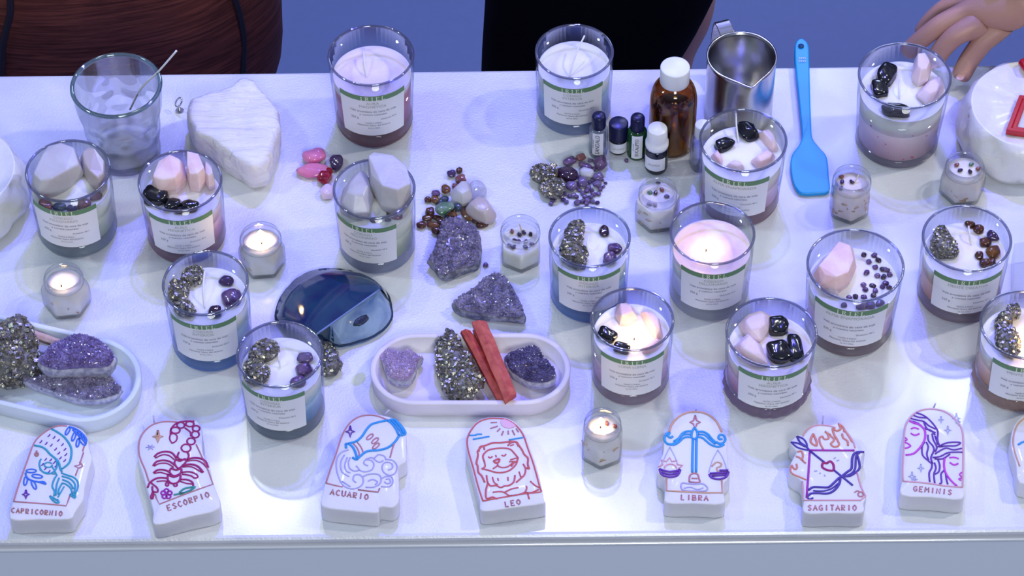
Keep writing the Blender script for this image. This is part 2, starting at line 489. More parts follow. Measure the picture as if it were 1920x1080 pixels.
# ------------------------------------------------------------ floor and table
YB = at(960, 129.5, 0).y         # back edge of the table top
YF = at(960, 1006, 0).y        # front edge
def plane_floor():
    m, nt, p = nodes_of('studio_floor')
    tc = nt.nodes.new('ShaderNodeTexCoord'); n = nt.nodes.new('ShaderNodeTexNoise'); n.inputs['Scale'].default_value = 60
    r = nt.nodes.new('ShaderNodeValToRGB')
    r.color_ramp.elements[0].color = (0.105, 0.155, 0.27, 1); r.color_ramp.elements[1].color = (0.12, 0.17, 0.30, 1)
    nt.links.new(tc.outputs['Object'], n.inputs['Vector']); nt.links.new(n.outputs['Fac'], r.inputs['Fac'])
    nt.links.new(r.outputs['Color'], p.inputs['Base Color']); p.inputs['Roughness'].default_value = 0.55
    mb = MB()
    mb.rings([[Vector((x, y, z)) for x, y in ((-5, -5), (5, -5), (5, 5), (-5, 5))] for z in (-0.05, 0)], smooth=False)
    tag(mb.build('floor', m), kind='structure')
plane_floor()
def back_wall():
    mb = MB()
    mb.rings([[Vector((x, y, z)) for x, y in ((-5, 4.9), (5, 4.9), (5, 5), (-5, 5))] for z in (0.0, 3.6)], smooth=False)
    tag(mb.build('wall_back', pbr('studio_wall', (0.08, 0.10, 0.20), 0.8)), kind='structure')
back_wall()

def table():
    m, nt, p = nodes_of('white_table_film')
    tc = nt.nodes.new('ShaderNodeTexCoord')
    n = nt.nodes.new('ShaderNodeTexNoise'); n.inputs['Scale'].default_value = 7; n.inputs['Detail'].default_value = 4
    n.inputs['Distortion'].default_value = 1.2
    r = nt.nodes.new('ShaderNodeValToRGB'); r.color_ramp.elements[0].position = 0.35; r.color_ramp.elements[1].position = 0.62
    r.color_ramp.elements[0].color = (0.66, 0.68, 0.74, 1); r.color_ramp.elements[1].color = (0.76, 0.77, 0.80, 1)
    nt.links.new(tc.outputs['Object'], n.inputs['Vector']); nt.links.new(n.outputs['Fac'], r.inputs['Fac'])
    nt.links.new(r.outputs['Color'], p.inputs['Base Color'])
    p.inputs['Roughness'].default_value = 0.30
    p.inputs['Coat Weight'].default_value = 0.5; p.inputs['Coat Roughness'].default_value = 0.14
    b1 = nt.nodes.new('ShaderNodeBump'); b1.inputs['Strength'].default_value = 0.7; b1.inputs['Distance'].default_value = 0.0007
    n1 = nt.nodes.new('ShaderNodeTexNoise'); n1.inputs['Scale'].default_value = 420; n1.inputs['Detail'].default_value = 3
    b2 = nt.nodes.new('ShaderNodeBump'); b2.inputs['Strength'].default_value = 0.35; b2.inputs['Distance'].default_value = 0.004
    n2 = nt.nodes.new('ShaderNodeTexNoise'); n2.inputs['Scale'].default_value = 22; n2.inputs['Detail'].default_value = 3
    nt.links.new(tc.outputs['Object'], n1.inputs['Vector']); nt.links.new(tc.outputs['Object'], n2.inputs['Vector'])
    nt.links.new(n1.outputs['Fac'], b1.inputs['Height']); nt.links.new(n2.outputs['Fac'], b2.inputs['Height'])
    nt.links.new(b2.outputs['Normal'], b1.inputs['Normal'])
    nt.links.new(b1.outputs['Normal'], p.inputs['Normal'])
    root = thing('display_table', (0, (YB + YF) / 2, 0), 'long white glossy display table that carries all the candles and stones', 'table')
    W = 1.25
    def bar(z, y0, y1, x=W): return [Vector((-x, y0, z)), Vector((x, y0, z)), Vector((x, y1, z)), Vector((-x, y1, z))]
    mb = MB(); mb.rings([bar(TZ - 0.0095, YF, YB), bar(TZ, YF, YB)], smooth=False)
    mb.build('table_top', m, root, bevel=0.0065)
    e = pbr('table_edge_white', (0.74, 0.76, 0.80), 0.16, coat=0.5)
    mb = MB(); mb.rings([bar(TZ - 0.0145, YF - 0.002, YB + 0.002, W + .002), bar(TZ - 0.0097, YF - 0.002, YB + 0.002, W + .002)], smooth=False)
    mb.build('edge_trim', e, root, bevel=0.002)
    a = pbr('table_apron_grey', (0.84, 0.89, 0.97), 0.45)
    mb = MB(); mb.rings([bar(0.0, YF + 0.001, YB - 0.02, W - .01), bar(TZ - 0.0147, YF + 0.001, YB - 0.02, W - .01)], smooth=False)
    mb.build('front_panel', a, root)
table()

# ------------------------------------------------------------ jar candles
JARS = []
def fit_height(cx, cy, wpx, base_y, taper=0.93):
    lo, hi = 0.02, 0.16
    for _ in range(30):
        h = (lo + hi) / 2
        c = at(cx, cy, h); r = wpx / 2 / scl(cx, cy, h)
        y = proj((c.x, c.y - r * taper, TZ))[1]
        if y < base_y: lo = h
        else: hi = h
    return h, c, r
def cyl_map(c, r0, r1, h, ang):
    """a place on the jar's outside from arc length u (m) and height v"""
    def f(u, v, off=0.0005):
        r = r0 + (r1 - r0) * v / h + off
        a = ang + u / r1
        return Vector((c.x + r * cos(a), c.y + r * sin(a), TZ + v))
    return f
def serif_text(mb, f, s, u0, v0, size, gap):
    """spaced serif capitals for the name on the band"""
    L = {'I': [((.25, 0), (.25, 1)), ((.05, 0), (.45, 0)), ((.05, 1), (.45, 1))],
         'R': [((.2, 0), (.2, 1)), ((.02, 0), (.4, 0)), ((.02, 1), (.55, 1)), ((.55, 1), (.68, .78)), ((.68, .78), (.55, .52)), ((.55, .52), (.2, .52)), ((.4, .52), (.75, 0)), ((.62, 0), (.85, 0))],
         'E': [((.2, 0), (.2, 1)), ((.02, 0), (.68, 0)), ((.02, 1), (.66, 1)), ((.2, .52), (.52, .52)), ((.68, 0), (.70, .2)), ((.66, 1), (.68, .82))],
         'L': [((.2, 0), (.2, 1)), ((.02, 0), (.68, 0)), ((.02, 1), (.4, 1)), ((.68, 0), (.70, .22))]}
    W = {'I': .5, 'R': .85, 'E': .7, 'L': .7}
    tot = sum(W[ch] * size for ch in s) + gap * (len(s) - 1)
    u = u0 - tot / 2
    for ch in s:
        for (x0, y0), (x1, y1) in L[ch]:
            a = Vector((u + x0 * size, v0 + y0 * size)); b = Vector((u + x1 * size, v0 + y1 * size))
            d = (b - a); t = size * (0.17 if abs(d.y) > abs(d.x) else 0.10)
            n = Vector((-d.y, d.x)).normalized() * t / 2
            mb.add([f(p.x, p.y, 0.0010) for p in (a - n, b - n, b + n, a + n)], [(0, 1, 2, 3)], 0, False)
        u += W[ch] * size + gap
def flat_text(mb, f, s, u0, v0, size, off=0.0009):
    vs, fs = text2d(s)
    mb.add([f(u0 + x * size, v0 + y * size, off) for x, y in vs], fs, 0, False)

def flame(root, px, py, z, power, hgt=0.013, sz=1.0):
    p = at(px, py, z + 0.004)
    em = MATS.get('flame')
    if not em:
        em = bpy.data.materials.new('flame'); em.use_nodes = True; nt = em.node_tree; nt.nodes.clear()
        o = nt.nodes.new('ShaderNodeOutputMaterial'); ad = nt.nodes.new('ShaderNodeAddShader')
        e = nt.nodes.new('ShaderNodeEmission'); e.inputs[0].default_value = (1.0, 0.66, 0.22, 1); e.inputs[1].default_value = 5.0
        t = nt.nodes.new('ShaderNodeBsdfTransparent')
        nt.links.new(e.outputs[0], ad.inputs[0]); nt.links.new(t.outputs[0], ad.inputs[1]); nt.links.new(ad.outputs[0], o.inputs[0])
        MATS['flame'] = em
    mb = MB()
    lathe(mb, p, [(0.0004, p.z), (0.0021 * sz, p.z + hgt * .16), (0.0029 * sz, p.z + hgt * .35), (0.0022 * sz, p.z + hgt * .62), (0.0010 * sz, p.z + hgt * .85), (0.0002, p.z + hgt)], 16)
    f = mb.build('flame', em, root)
    mb = MB(); tube(mb, [p - Vector((0, 0, 0.005)), p + Vector((0.0003, 0, 0.001)), p + Vector((0.0010, 0, 0.0042))], 0.0007, 8)
    w = mb.build('wick', CHAR, root)
    d = bpy.data.lights.new('candle_light', 'POINT'); d.energy = power; d.color = (1.0, 0.64, 0.30); d.shadow_soft_size = 0.004
    l = bpy.data.objects.new('candle_light', d); col.objects.link(l); l.parent = root
    l.location = p + Vector((0, 0, hgt * 0.55)) - root_loc(root)

def inside(pts, c, rmax):
    out = []
    for p in pts:
        d = Vector((p.x - c.x, p.y - c.y)); L = d.length
        if L > rmax: d *= rmax / L
        out.append(Vector((c.x + d.x, c.y + d.y, p.z)))
    return out
def jar(label, cx, cy, w, base_y, stops, taper=0.93, rot=0.0, title=None, drop=0.021, base_h=0.016, basecol=(0.7, 0.75, 0.85), basedge=(0.2, 0.3, 0.5),
        stones=(), chunks=(), lit=None, wick=None, facet=False, speck=None, shared=None, mound=None, lw=0.84, group='labelled jar candles'):
    h, c, r = fit_height(cx, cy, w, base_y, taper)
    k = r / 0.040
    drop *= k; base_h *= k
    root = thing('jar_candle', (c.x, c.y, TZ), label, 'candle', group)
    rb = r * taper; t = 0.0026
    def R(z): return rb + (r - rb) * z / h
    n = 64
    # glass wall
    mb = MB()
    rings = [circle(c, R(z), TZ + z, n) for z in (base_h * .4, h * .5, h - 0.001)] + [circle(c, R(h) - t, TZ + h - 0.001, n), circle(c, R(h * .5) - t, TZ + h * .5, n), circle(c, R(h - drop) - t, TZ + h - drop + 0.001, n)]
    mb.rings(rings, True, False, False)
    g = mb.build('glass', WALL, root)
    mb = MB()
    rr = r - t / 2
    ring = [circle(c, rr + 0.00135 * cos(a), TZ + h + 0.0014 * sin(a), n) for a in [2 * pi * i / 10 for i in range(10)]]
    mb.rings(ring + [ring[0]], True, False, False)
    mb.build('rim', RIM, root)
    # thick base
    bm_ = glass('base_' + '_'.join('%02d' % int(x * 99) for x in basecol + basedge), basecol, basedge, gloss=0.06, real=0.12, cloud=0.50)
    mb = MB()
    if facet:
        NF = 22; rr_ = []
        for z, s, amp in ((0, .93, 0), (0.002, 1.02, .02), (0.008, 1.05, .05), (0.014, 1.03, .03), (base_h, .995, 0)):
            rg = []
            for j in range(NF * 6):
                a = 2 * pi * j / (NF * 6)
                q = R(0) * s * (1 + amp * abs(cos(a * NF / 2)) - amp / 2)
                rg.append(Vector((c.x + q * cos(a), c.y + q * sin(a), TZ + z)))
            rr_.append(rg)
        mb.rings(rr_)
    else:
        lathe(mb, c, [(rb * .90, TZ), (rb * .97, TZ + 0.0012), (rb, TZ + 0.004), (R(base_h * .4) + .0002, TZ + base_h * .4), (R(base_h) - t * .8, TZ + base_h)], n)
    mb.build('base', bm_, root)
    # wax
    wz = h - drop
    mb = MB()
    prof = [(0.1 * r, TZ + base_h + 0.0004), (R(base_h) - t, TZ + base_h + 0.0006), (R(h * .5) - t - .0002, TZ + h * .5), (R(wz) - t - .0002, TZ + wz + 0.0012), (r * .88, TZ + wz), (r * .7, TZ + wz - 0.0003)]
    rings = []
    for q, z in prof: rings.append(circle(c, q, z, n))
    for s in (.55, .4, .25, .1):
        rg = circle(c, r * s, TZ + wz, n)
        for p in rg:
            p.z += 0.0012 * noise.noise(Vector((p.x * 60, p.y * 60, cx)))
            if mound:
                mp_ = at(mound[0], mound[1], wz)
                dd = (Vector((p.x, p.y)) - Vector((mp_.x, mp_.y))).length
                p.z += mound[2] * math.exp(-(dd / mound[3]) ** 2)
        rings.append(rg)
    mb.rings(rings)
    mb.build('wax', wax_mat('wax_%d' % cx, stops, speck=speck), root)
    # label
    if title is not None:
        f = cyl_map(c, rb, r, h, -pi / 2 + radians(rot))
        hw = r * lw; v1 = h * 0.845 if drop < 0.026 * k else h * 0.80; v0 = v1 - h * 0.625; bh = 0.0062 * k
        NL = 28
        mb = MB()
        mb.add([f(-hw + 2 * hw * i / NL, v, 0.0004) for v in (v0, v1) for i in range(NL + 1)], [(i, i + 1, i + NL + 2, i + NL + 1) for i in range(NL)])
        lb = mb.build('label', PAPER, root)
        mb = MB()
        mb.add([f(-hw + 2 * hw * i / NL, v, 0.0007) for v in (v1 - bh, v1) for i in range(NL + 1)], [(i, i + 1, i + NL + 2, i + NL + 1) for i in range(NL)])
        tag(mb.build('label_band', GREEN, lb), 'green band across the top of the label')
        mb = MB(); serif_text(mb, f, 'IRIEL', 0, v1 - bh * .88, bh * .72, 0.0021 * k)
        tag(mb.build('band_lettering', CREAMINK, lb), 'cream lettering on the green band')
        mb = MB(); q = k
        lines = title.split('|')
        v = v1 - bh - 0.0052 * q
        for s in lines:
            flat_text(mb, f, s, 0, v, 0.0046 * q); v -= 0.0046 * q
        mb.build('title_lettering', GOLDINK, lb)
        mb = MB()
        v = v1 - bh - 0.0160 * q
        flat_text(mb, f, 'Vela aromática de cera de soja', 0, v, 0.0037 * q)
        flat_text(mb, f, 'y cuarzos naturales', 0, v - 0.0040 * q, 0.0034 * q)
        flat_text(mb, f, '220 g', -hw * .55, v - 0.0095 * q, 0.0036 * q)
        flat_text(mb, f, 'Duración 40 h', hw * .45, v - 0.0105 * q, 0.0028 * q)
        flat_text(mb, f, 'hecha a mano', 0, v - 0.0150 * q, 0.0028 * q)
        flat_text(mb, f, 'Mantener fuera del alcance', 0, v - 0.0185 * q, 0.0030 * q)
        flat_text(mb, f, 'de los niños', 0, v - 0.0220 * q, 0.0024 * q)
        mb.build('small_lettering', INK, lb)
    for i, ch in enumerate(chunks):
        nm, mat, outl, hh = ch[:4]
        zb = wz - 0.003 + (ch[4] if len(ch) > 4 else 0)
        pts = inside(chunk_points(outl, zb, hh, seed=int(cx) + i, top=(ch[5] if len(ch) > 5 else 0.6)), c, r - t - 0.0012)
        if nm == 'pyrite_stone':
            mb = pyrite_mb(outl, zb, hh, int(cx) + i, n=230, lo=0.0012, hi=0.0030)
            mb.v = inside(mb.v, c, r - t - 0.001)
            mb.build(nm, [PYRD, PYR], root)
        else:
            hull_mb(pts).build(nm, mat, root, bevel=0.0016)
    for i, st in enumerate(stones):
        nm, mat, x, y, wp, hp, ro = st[:7]
        box = st[7] if len(st) > 7 else 2.3
        s = scl(x, y, wz)
        rx, ry = wp / 2 / s, hp / 2 / s / 0.86
        rz = min(rx, ry) * 0.72
        p = at(x, y, wz + rz * 0.35)
        mb = pebble_mb(p, rx, ry, rz, radians(ro), seed=i + cx, box=box)
        mb.v = inside(mb.v, c, r - t - 0.001)
        mb.build(nm, mat, root)
    if wick:
        (x0, y0), (x1, y1), zt = wick
        a = at(x0, y0, wz - 0.001)
        b = at(x1, y1, wz + zt)
        m_ = (a + b) / 2 + Vector((-0.001, 0, 0.004))
        mb = MB(); tube(mb, smooth_line([a, m_, b], 5), 0.0009, 8)
        mb.build('wick', WICKM, root)
    if lit:
        flame(root, lit[0], lit[1], wz, lit[2], sz=lit[3] if len(lit) > 3 else 1.0)
    JARS.append((label, round(h, 4), round(r, 4)))
    return root

WH = (0.90, 0.88, 0.90)
BLUEW = [(0, (0.05, 0.22, 0.42)), (0.020, (0.10, 0.34, 0.52)), (0.040, (0.45, 0.66, 0.78)), (0.055, WH)]
PINKW = [(0, (0.42, 0.10, 0.22)), (0.022, (0.66, 0.26, 0.36)), (0.045, (0.84, 0.58, 0.66)), (0.058, WH)]
LPINKW = [(0, (0.70, 0.34, 0.42)), (0.024, (0.84, 0.46, 0.54)), (0.045, (0.88, 0.72, 0.76)), (0.058, WH)]
GREENW = [(0, (0.45, 0.58, 0.22)), (0.026, (0.56, 0.66, 0.34)), (0.045, (0.84, 0.86, 0.70)), (0.056, (0.90, 0.89, 0.84))]
REDW = [(0, (0.34, 0.02, 0.08)), (0.040, (0.44, 0.06, 0.14)), (0.056, (0.62, 0.30, 0.40)), (0.062, (0.88, 0.80, 0.86)), (0.068, (0.90, 0.76, 0.86))]
ORW = [(0, (0.80, 0.34, 0.06)), (0.020, (0.86, 0.42, 0.16)), (0.042, (0.90, 0.62, 0.44)), (0.056, WH)]
BLUEB = ((0.28, 0.50, 0.95), (0.06, 0.20, 0.60))
PINKB = ((0.62, 0.42, 0.54), (0.30, 0.12, 0.22))
GREYB = ((0.56, 0.66, 0.74), (0.20, 0.28, 0.36))
CLRB = ((0.80, 0.84, 0.92), (0.30, 0.36, 0.50))

MIL = 'CÓDIGO|MILLONARIO'; AUR = 'AURA|MAGNÉTICA'; INT = 'CÓDIGO|INTERIOR'
jar('far-left large jar candle with yellowish crystals, small stones in front and green wax', 127.5, 320, 161, 486, GREENW, rot=-6, title=MIL, basecol=GREYB[0], basedge=GREYB[1],
    chunks=[('quartz_crystal', CLEARQ, [(56, 350), (72, 305), (90, 282), (122, 276), (147, 292), (158, 325), (134, 346), (100, 360), (70, 368)], 0.030, 0, 0.78),
            ('smoky_quartz', SMOKEQ, [(150, 296), (168, 276), (190, 280), (203, 315), (203, 346), (187, 356), (168, 344), (154, 322)], 0.026, 0, .8)],
    stones=[('tumbled_stone', REDBR, 84, 385, 30, 18, -25, 3), ('tumbled_stone', SLATE, 111, 389, 26, 16, 10), ('tumbled_stone', DKPURP, 135, 391, 20, 16, 0), ('tumbled_stone', REDBR, 157, 383, 25, 20, 15, 3), ('tumbled_stone', TIGERL, 180, 368, 24, 17, 30)],
    mound=(150, 350, 0.008, 0.014))
jar('jar candle with upright rose quartz and black stones, second large jar from the left', 337.5, 339, 159, 497, PINKW, taper=0.93, rot=2, title=AUR, basecol=PINKB[0], basedge=PINKB[1],
    chunks=[('rose_quartz', ROSE, [(284, 348), (296, 312), (318, 294), (346, 306), (350, 338), (332, 354), (300, 360)], 0.026, 0, .8),
            ('rose_quartz', ROSE, [(350, 330), (351, 300), (366, 284), (384, 292), (388, 335), (374, 352), (356, 348)], 0.028, 0, .85),
            ('rose_quartz', ROSE2, [(384, 310), (392, 302), (404, 322), (404, 345), (392, 350), (384, 340)], 0.022)],
    stones=[('obsidian_stone', OBS, 291, 368, 48, 34, -12, 3.2), ('obsidian_stone', OBS, 324, 384, 32, 24, 10, 3), ('obsidian_stone', OBS, 356, 386, 32, 24, -6, 2.6), ('obsidian_stone', OBS, 338, 394, 26, 14, 0, 2.6)],
    wick=((338, 350), (325, 308), 0.014))
jar('back-row jar candle with plain top and dark red wax around its label', 695.5, 104, 163, 279, REDW, taper=0.89, rot=2, title=AUR, drop=0.024, basecol=(0.50, 0.28, 0.36), basedge=(0.16, 0.05, 0.10),
    wick=((688, 148), (682, 95), 0.010))
jar('back-row jar candle with plain white wax and slanting wick, beside the oil bottles', 1077, 97, 148, 257, BLUEW, taper=0.95, rot=-4, title=INT, drop=0.022, basecol=(0.50, 0.62, 0.92), basedge=(0.10, 0.22, 0.60),
    wick=((1067, 148), (1096, 67), 0.022))
jar('unlabelled tapered glass candle of speckled pink wax with black stones, by the hand', 1696.5, 142, 176, 319,
    [(0, (0.56, 0.34, 0.42)), (0.030, (0.72, 0.52, 0.58)), (0.050, (0.78, 0.66, 0.70)), (0.054, (0.80, 0.78, 0.78)), (0.07, WH)], taper=0.885, title=None, drop=0.020, base_h=0.009, basecol=(0.45, 0.40, 0.55), basedge=(0.12, 0.08, 0.20),
    speck=(0.052, (0.66, 0.10, 0.20)), group=None,
    chunks=[('rose_quartz', ROSE2, [(1708, 145), (1714, 112), (1736, 100), (1744, 100), (1748, 128), (1740, 150), (1722, 156)], 0.024),
            ('rose_quartz', ROSE2, [(1716, 178), (1740, 152), (1768, 140), (1772, 165), (1762, 185), (1736, 196)], 0.014)],
    stones=[('obsidian_stone', OBS, 1662, 140, 34, 50, -22, 3), ('obsidian_stone', OBS, 1649, 167, 30, 34, 0, 3.5), ('obsidian_stone', OBS, 1680, 208, 50, 26, -5, 3)],
    wick=((1687, 190), (1688, 150), 0.008))
jar('jar candle with two black stones and an upright white wick, before the steel pitcher', 1393.5, 263, 166, 428, LPINKW, taper=0.90, rot=-14, title='ALMA ENAMORADA', basecol=PINKB[0], basedge=PINKB[1],
    chunks=[('rose_quartz', ROSE, [(1332, 292), (1345, 280), (1356, 300), (1354, 312), (1340, 304)], 0.010),
            ('rose_quartz', ROSE2, [(1358, 312), (1375, 303), (1390, 306), (1398, 316), (1380, 320)], 0.010),
            ('rose_quartz', ROSE, [(1406, 302), (1440, 282), (1455, 292), (1450, 304), (1420, 316)], 0.012),
            ('rose_quartz', ROSE, [(1420, 250), (1444, 240), (1452, 258), (1460, 280), (1448, 282), (1434, 266)], 0.014)],
    stones=[('obsidian_stone', OBS, 1402, 245, 36, 42, 15, 2.6), ('obsidian_stone', OBS, 1358, 271, 38, 24, 25, 3)],
    wick=((1385, 270), (1380, 213), 0.016))
jar('jar candle with two large clear quartz crystals rising to its rim', 701.5, 354, 156, 516, GREENW, taper=0.92, rot=-16, title=MIL, basecol=(0.62, 0.68, 0.88), basedge=(0.22, 0.28, 0.50),
    chunks=[('quartz_crystal', CLEARQ, [(632, 388), (642, 356), (664, 324), (682, 318), (696, 338), (702, 372), (692, 400), (660, 404)], 0.028, 0, 0.5),
            ('quartz_crystal', CLEARQ, [(694, 350), (690, 318), (702, 298), (726, 292), (754, 298), (778, 330), (776, 370), (750, 394), (714, 384)], 0.038, 0, 0.88)],
    stones=[('tumbled_stone', DKPURP, 655, 398, 14, 8, -40), ('tumbled_stone', TIGER, 702, 413, 16, 9, 0), ('tumbled_stone', TIGER, 731, 399, 16, 9, 20), ('tumbled_stone', DKPURP, 727, 412, 12, 7, 10), ('tumbled_stone', REDBR, 744, 406, 22, 12, 0)],
    mound=(705, 385, 0.005, 0.012))
jar('jar candle with two joined pyrites and three amethysts, left of the smooth lit jar', 1105.5, 444, 155, 607, BLUEW, taper=0.94, rot=-2, title=INT, basecol=BLUEB[0], basedge=BLUEB[1],
    chunks=[('pyrite_stone', 0, [(1061, 448), (1066, 424), (1082, 416), (1093, 424), (1092, 448), (1078, 458)], 0.014),
            ('pyrite_stone', 0, [(1051, 478), (1054, 456), (1078, 450), (1095, 464), (1099, 485), (1090, 498), (1066, 494)], 0.015)],
    stones=[('amethyst_stone', AMETD, 1133, 434, 20, 24, 8), ('amethyst_stone', AMET, 1153, 466, 28, 19, -25), ('amethyst_stone', AMET, 1143, 485, 26, 24, 0, 2.6)],
    wick=((1101, 480), (1105, 444), 0.010))
jar('lit jar candle with smooth plain wax and no stones', 1336, 437, 161, 604, [(0, (0.80, 0.82, 0.88)), (0.05, (0.86, 0.86, 0.9)), (0.058, (0.86, 0.80, 0.82)), (0.062, (0.80, 0.62, 0.64))], taper=0.93, rot=0, title=MIL, drop=0.0225, base_h=0.018, basecol=CLRB[0], basedge=CLRB[1],  # darker pink top stop paints the flame's halo into the wax colour
    lit=(1324, 466, 0.022, 1.1))
jar('widest jar candle, rose quartz at left and scattered small amethyst chips at right', 1604, 497, 184, 672, LPINKW, taper=0.90, rot=-9, title='ALMA ENAMORADA', drop=0.021, base_h=0.012, basecol=(0.55, 0.44, 0.50), basedge=(0.22, 0.14, 0.20),
    chunks=[('rose_quartz', ROSE, [(1524, 515), (1548, 484), (1572, 458), (1600, 466), (1606, 500), (1594, 530), (1566, 545), (1536, 538)], 0.024, 0, .72),
            ('rose_quartz', ROSE2, [(1534, 535), (1556, 520), (1574, 536), (1572, 556), (1548, 552)], 0.014)],
    stones=[('amethyst_chip', AMETD if i % 3 == 0 else AMET, x, y, 13 if i % 2 else 11, 9, (i * 47) % 180) for i, (x, y) in enumerate(
        [(1620, 478), (1639, 479), (1629, 491), (1647, 488), (1641, 501), (1625, 511), (1655, 505), (1662, 506), (1645, 517), (1657, 519), (1668, 515), (1661, 531), (1667, 539), (1655, 537), (1619, 534), (1636, 536), (1623, 543), (1641, 545), (1638, 554), (1620, 557), (1592, 558), (1604, 556)])]
    + [('amethyst_stone', AMETL, 1616, 574, 22, 14, 0), ('amethyst_stone', AMETL, 1632, 572, 20, 15, 20), ('amethyst_chip', AMETL, 1650, 568, 18, 12, 40), ('amethyst_chip', AMETL, 1582, 572, 12, 9, 0)])
jar('jar candle with one triangular pyrite, round brown stones and orange wax', 1813, 447, 169, 609, ORW, taper=0.93, rot=-1, title='MENTE CREATIVA', base_h=0.015, basecol=(0.60, 0.50, 0.62), basedge=(0.25, 0.18, 0.28),
    chunks=[('pyrite_stone', 0, [(1746, 460), (1752, 436), (1764, 422), (1774, 430), (1784, 444), (1796, 460), (1788, 478), (1762, 480), (1750, 474)], 0.014)],
    stones=[('tiger_eye_stone', TIGER, 1819, 419, 20, 19, 30), ('tiger_eye_stone', TIGER, 1835, 430, 20, 19, 0), ('tiger_eye_stone', DKPURP, 1862, 442, 23, 22, 0), ('tiger_eye_stone', TIGER, 1847, 455, 22, 18, 0),
            ('tiger_eye_stone', TIGERL, 1863, 473, 28, 23, 25, 2.6), ('tiger_eye_stone', TIGER, 1836, 479, 17, 17, 0), ('tiger_eye_stone', TIGER, 1846, 493, 22, 16, 10), ('tiger_eye_stone', TIGER, 1859, 491, 18, 14, 0)],
    wick=((1822, 462), (1816, 424), 0.010))
jar('lit jar candle with pyrites and orange wax, cut off by the right edge', 1922, 609, 170, 772, ORW, taper=0.93, rot=0, title='MENTE CREATIVA', facet=True, basecol=(0.75, 0.55, 0.50), basedge=(0.40, 0.20, 0.12),
    chunks=[('pyrite_stone', 0, [(1888, 580), (1894, 568), (1906, 568), (1911, 580), (1908, 596), (1892, 598)], 0.013), ('pyrite_stone', 0, [(1868, 600), (1876, 590), (1892, 592), (1896, 606), (1884, 616), (1870, 614)], 0.012),
            ('pyrite_stone', 0, [(1868, 630), (1874, 614), (1894, 612), (1906, 634), (1914, 652), (1902, 664), (1876, 656)], 0.013)],
    lit=(1929, 646, 0.035, 1.1))
jar('lit jar candle with two black stones and glowing rose quartz around the flame', 1185.5, 599, 158, 763, LPINKW, taper=0.93, rot=-1, title='LUNA LLENA', basecol=(0.66, 0.54, 0.68), basedge=(0.28, 0.18, 0.32),
    chunks=[('rose_quartz', ROSE, [(1152, 590), (1156, 572), (1176, 566), (1190, 580), (1196, 596), (1180, 606), (1162, 606)], 0.014),
            ('rose_quartz', ROSE, [(1200, 584), (1222, 584), (1238, 604), (1244, 632), (1230, 634), (1214, 612)], 0.014),
            ('rose_quartz', ROSE, [(1200, 652), (1232, 634), (1246, 640), (1230, 656), (1206, 664)], 0.010)],
    stones=[('obsidian_stone', OBS, 1138, 628, 40, 26, -35, 2.8), ('obsidian_stone', OBS, 1166, 652, 32, 20, -15, 3.2)],
    lit=(1189, 632, 0.026, 1.3))
jar('jar candle with ridged base, pale rose quartz and three glossy black blocky stones', 1446.5, 623, 173, 786, PINKW, taper=0.92, rot=1, title=AUR, facet=True, base_h=0.015, basecol=(0.55, 0.42, 0.60), basedge=(0.22, 0.12, 0.26),
    chunks=[('rose_quartz', ROSE2, [(1382, 610), (1392, 592), (1432, 576), (1448, 592), (1442, 620), (1428, 640), (1404, 636)], 0.016),
            ('rose_quartz', ROSE2, [(1374, 650), (1402, 624), (1430, 650), (1442, 684), (1412, 682), (1384, 668)], 0.018)],
    stones=[('obsidian_stone', OBS, 1459, 612, 36, 38, 0, 4), ('obsidian_stone', OBS, 1462, 662, 44, 42, 15, 3.2), ('obsidian_stone', OBS, 1491, 652, 28, 52, 4, 4)])
jar('jar candle with three pyrites at left and blue base, left of the agate', 385, 530.5, 163, 700, BLUEW, taper=0.93, rot=-3, title=INT, basecol=BLUEB[0], basedge=BLUEB[1],
    chunks=[('pyrite_stone', 0, [(342, 520), (346, 508), (364, 502), (378, 504), (380, 520), (366, 533), (348, 530)], 0.012),
            ('pyrite_stone', 0, [(316, 545), (316, 530), (330, 526), (350, 532), (352, 548), (336, 564), (322, 560)], 0.014),
            ('pyrite_stone', 0, [(326, 574), (336, 562), (352, 562), (362, 574), (364, 588), (346, 590), (334, 584)], 0.012)],
    stones=[('amethyst_stone', DKPURP, 424, 527, 30, 20, -8), ('amethyst_stone', AMET, 434, 559, 36, 34, 10), ('amethyst_stone', AMETD, 403, 585, 26, 24, 0), ],
    wick=((384, 580), (384, 508), 0.012))
jar('jar candle with two pyrites and touching amethysts, in front of the agate', 524.5, 664, 164, 829, BLUEW, taper=0.92, rot=-13, title=INT, basecol=(0.42, 0.50, 0.62), basedge=(0.08, 0.13, 0.25),
    chunks=[('pyrite_stone', 0, [(467, 672), (474, 652), (496, 638), (514, 642), (523, 660), (512, 672), (486, 678)], 0.013),
            ('pyrite_stone', 0, [(456, 698), (464, 686), (486, 676), (504, 690), (504, 710), (484, 720), (462, 712)], 0.013)],
    stones=[('amethyst_stone', AMETL, 572, 671, 30, 22, 0), ('amethyst_stone', AMET, 570, 694, 32, 25, 5), ('amethyst_stone', AMET, 558, 716, 32, 20, 25)],
    wick=((526, 690), (524, 662), 0.010))

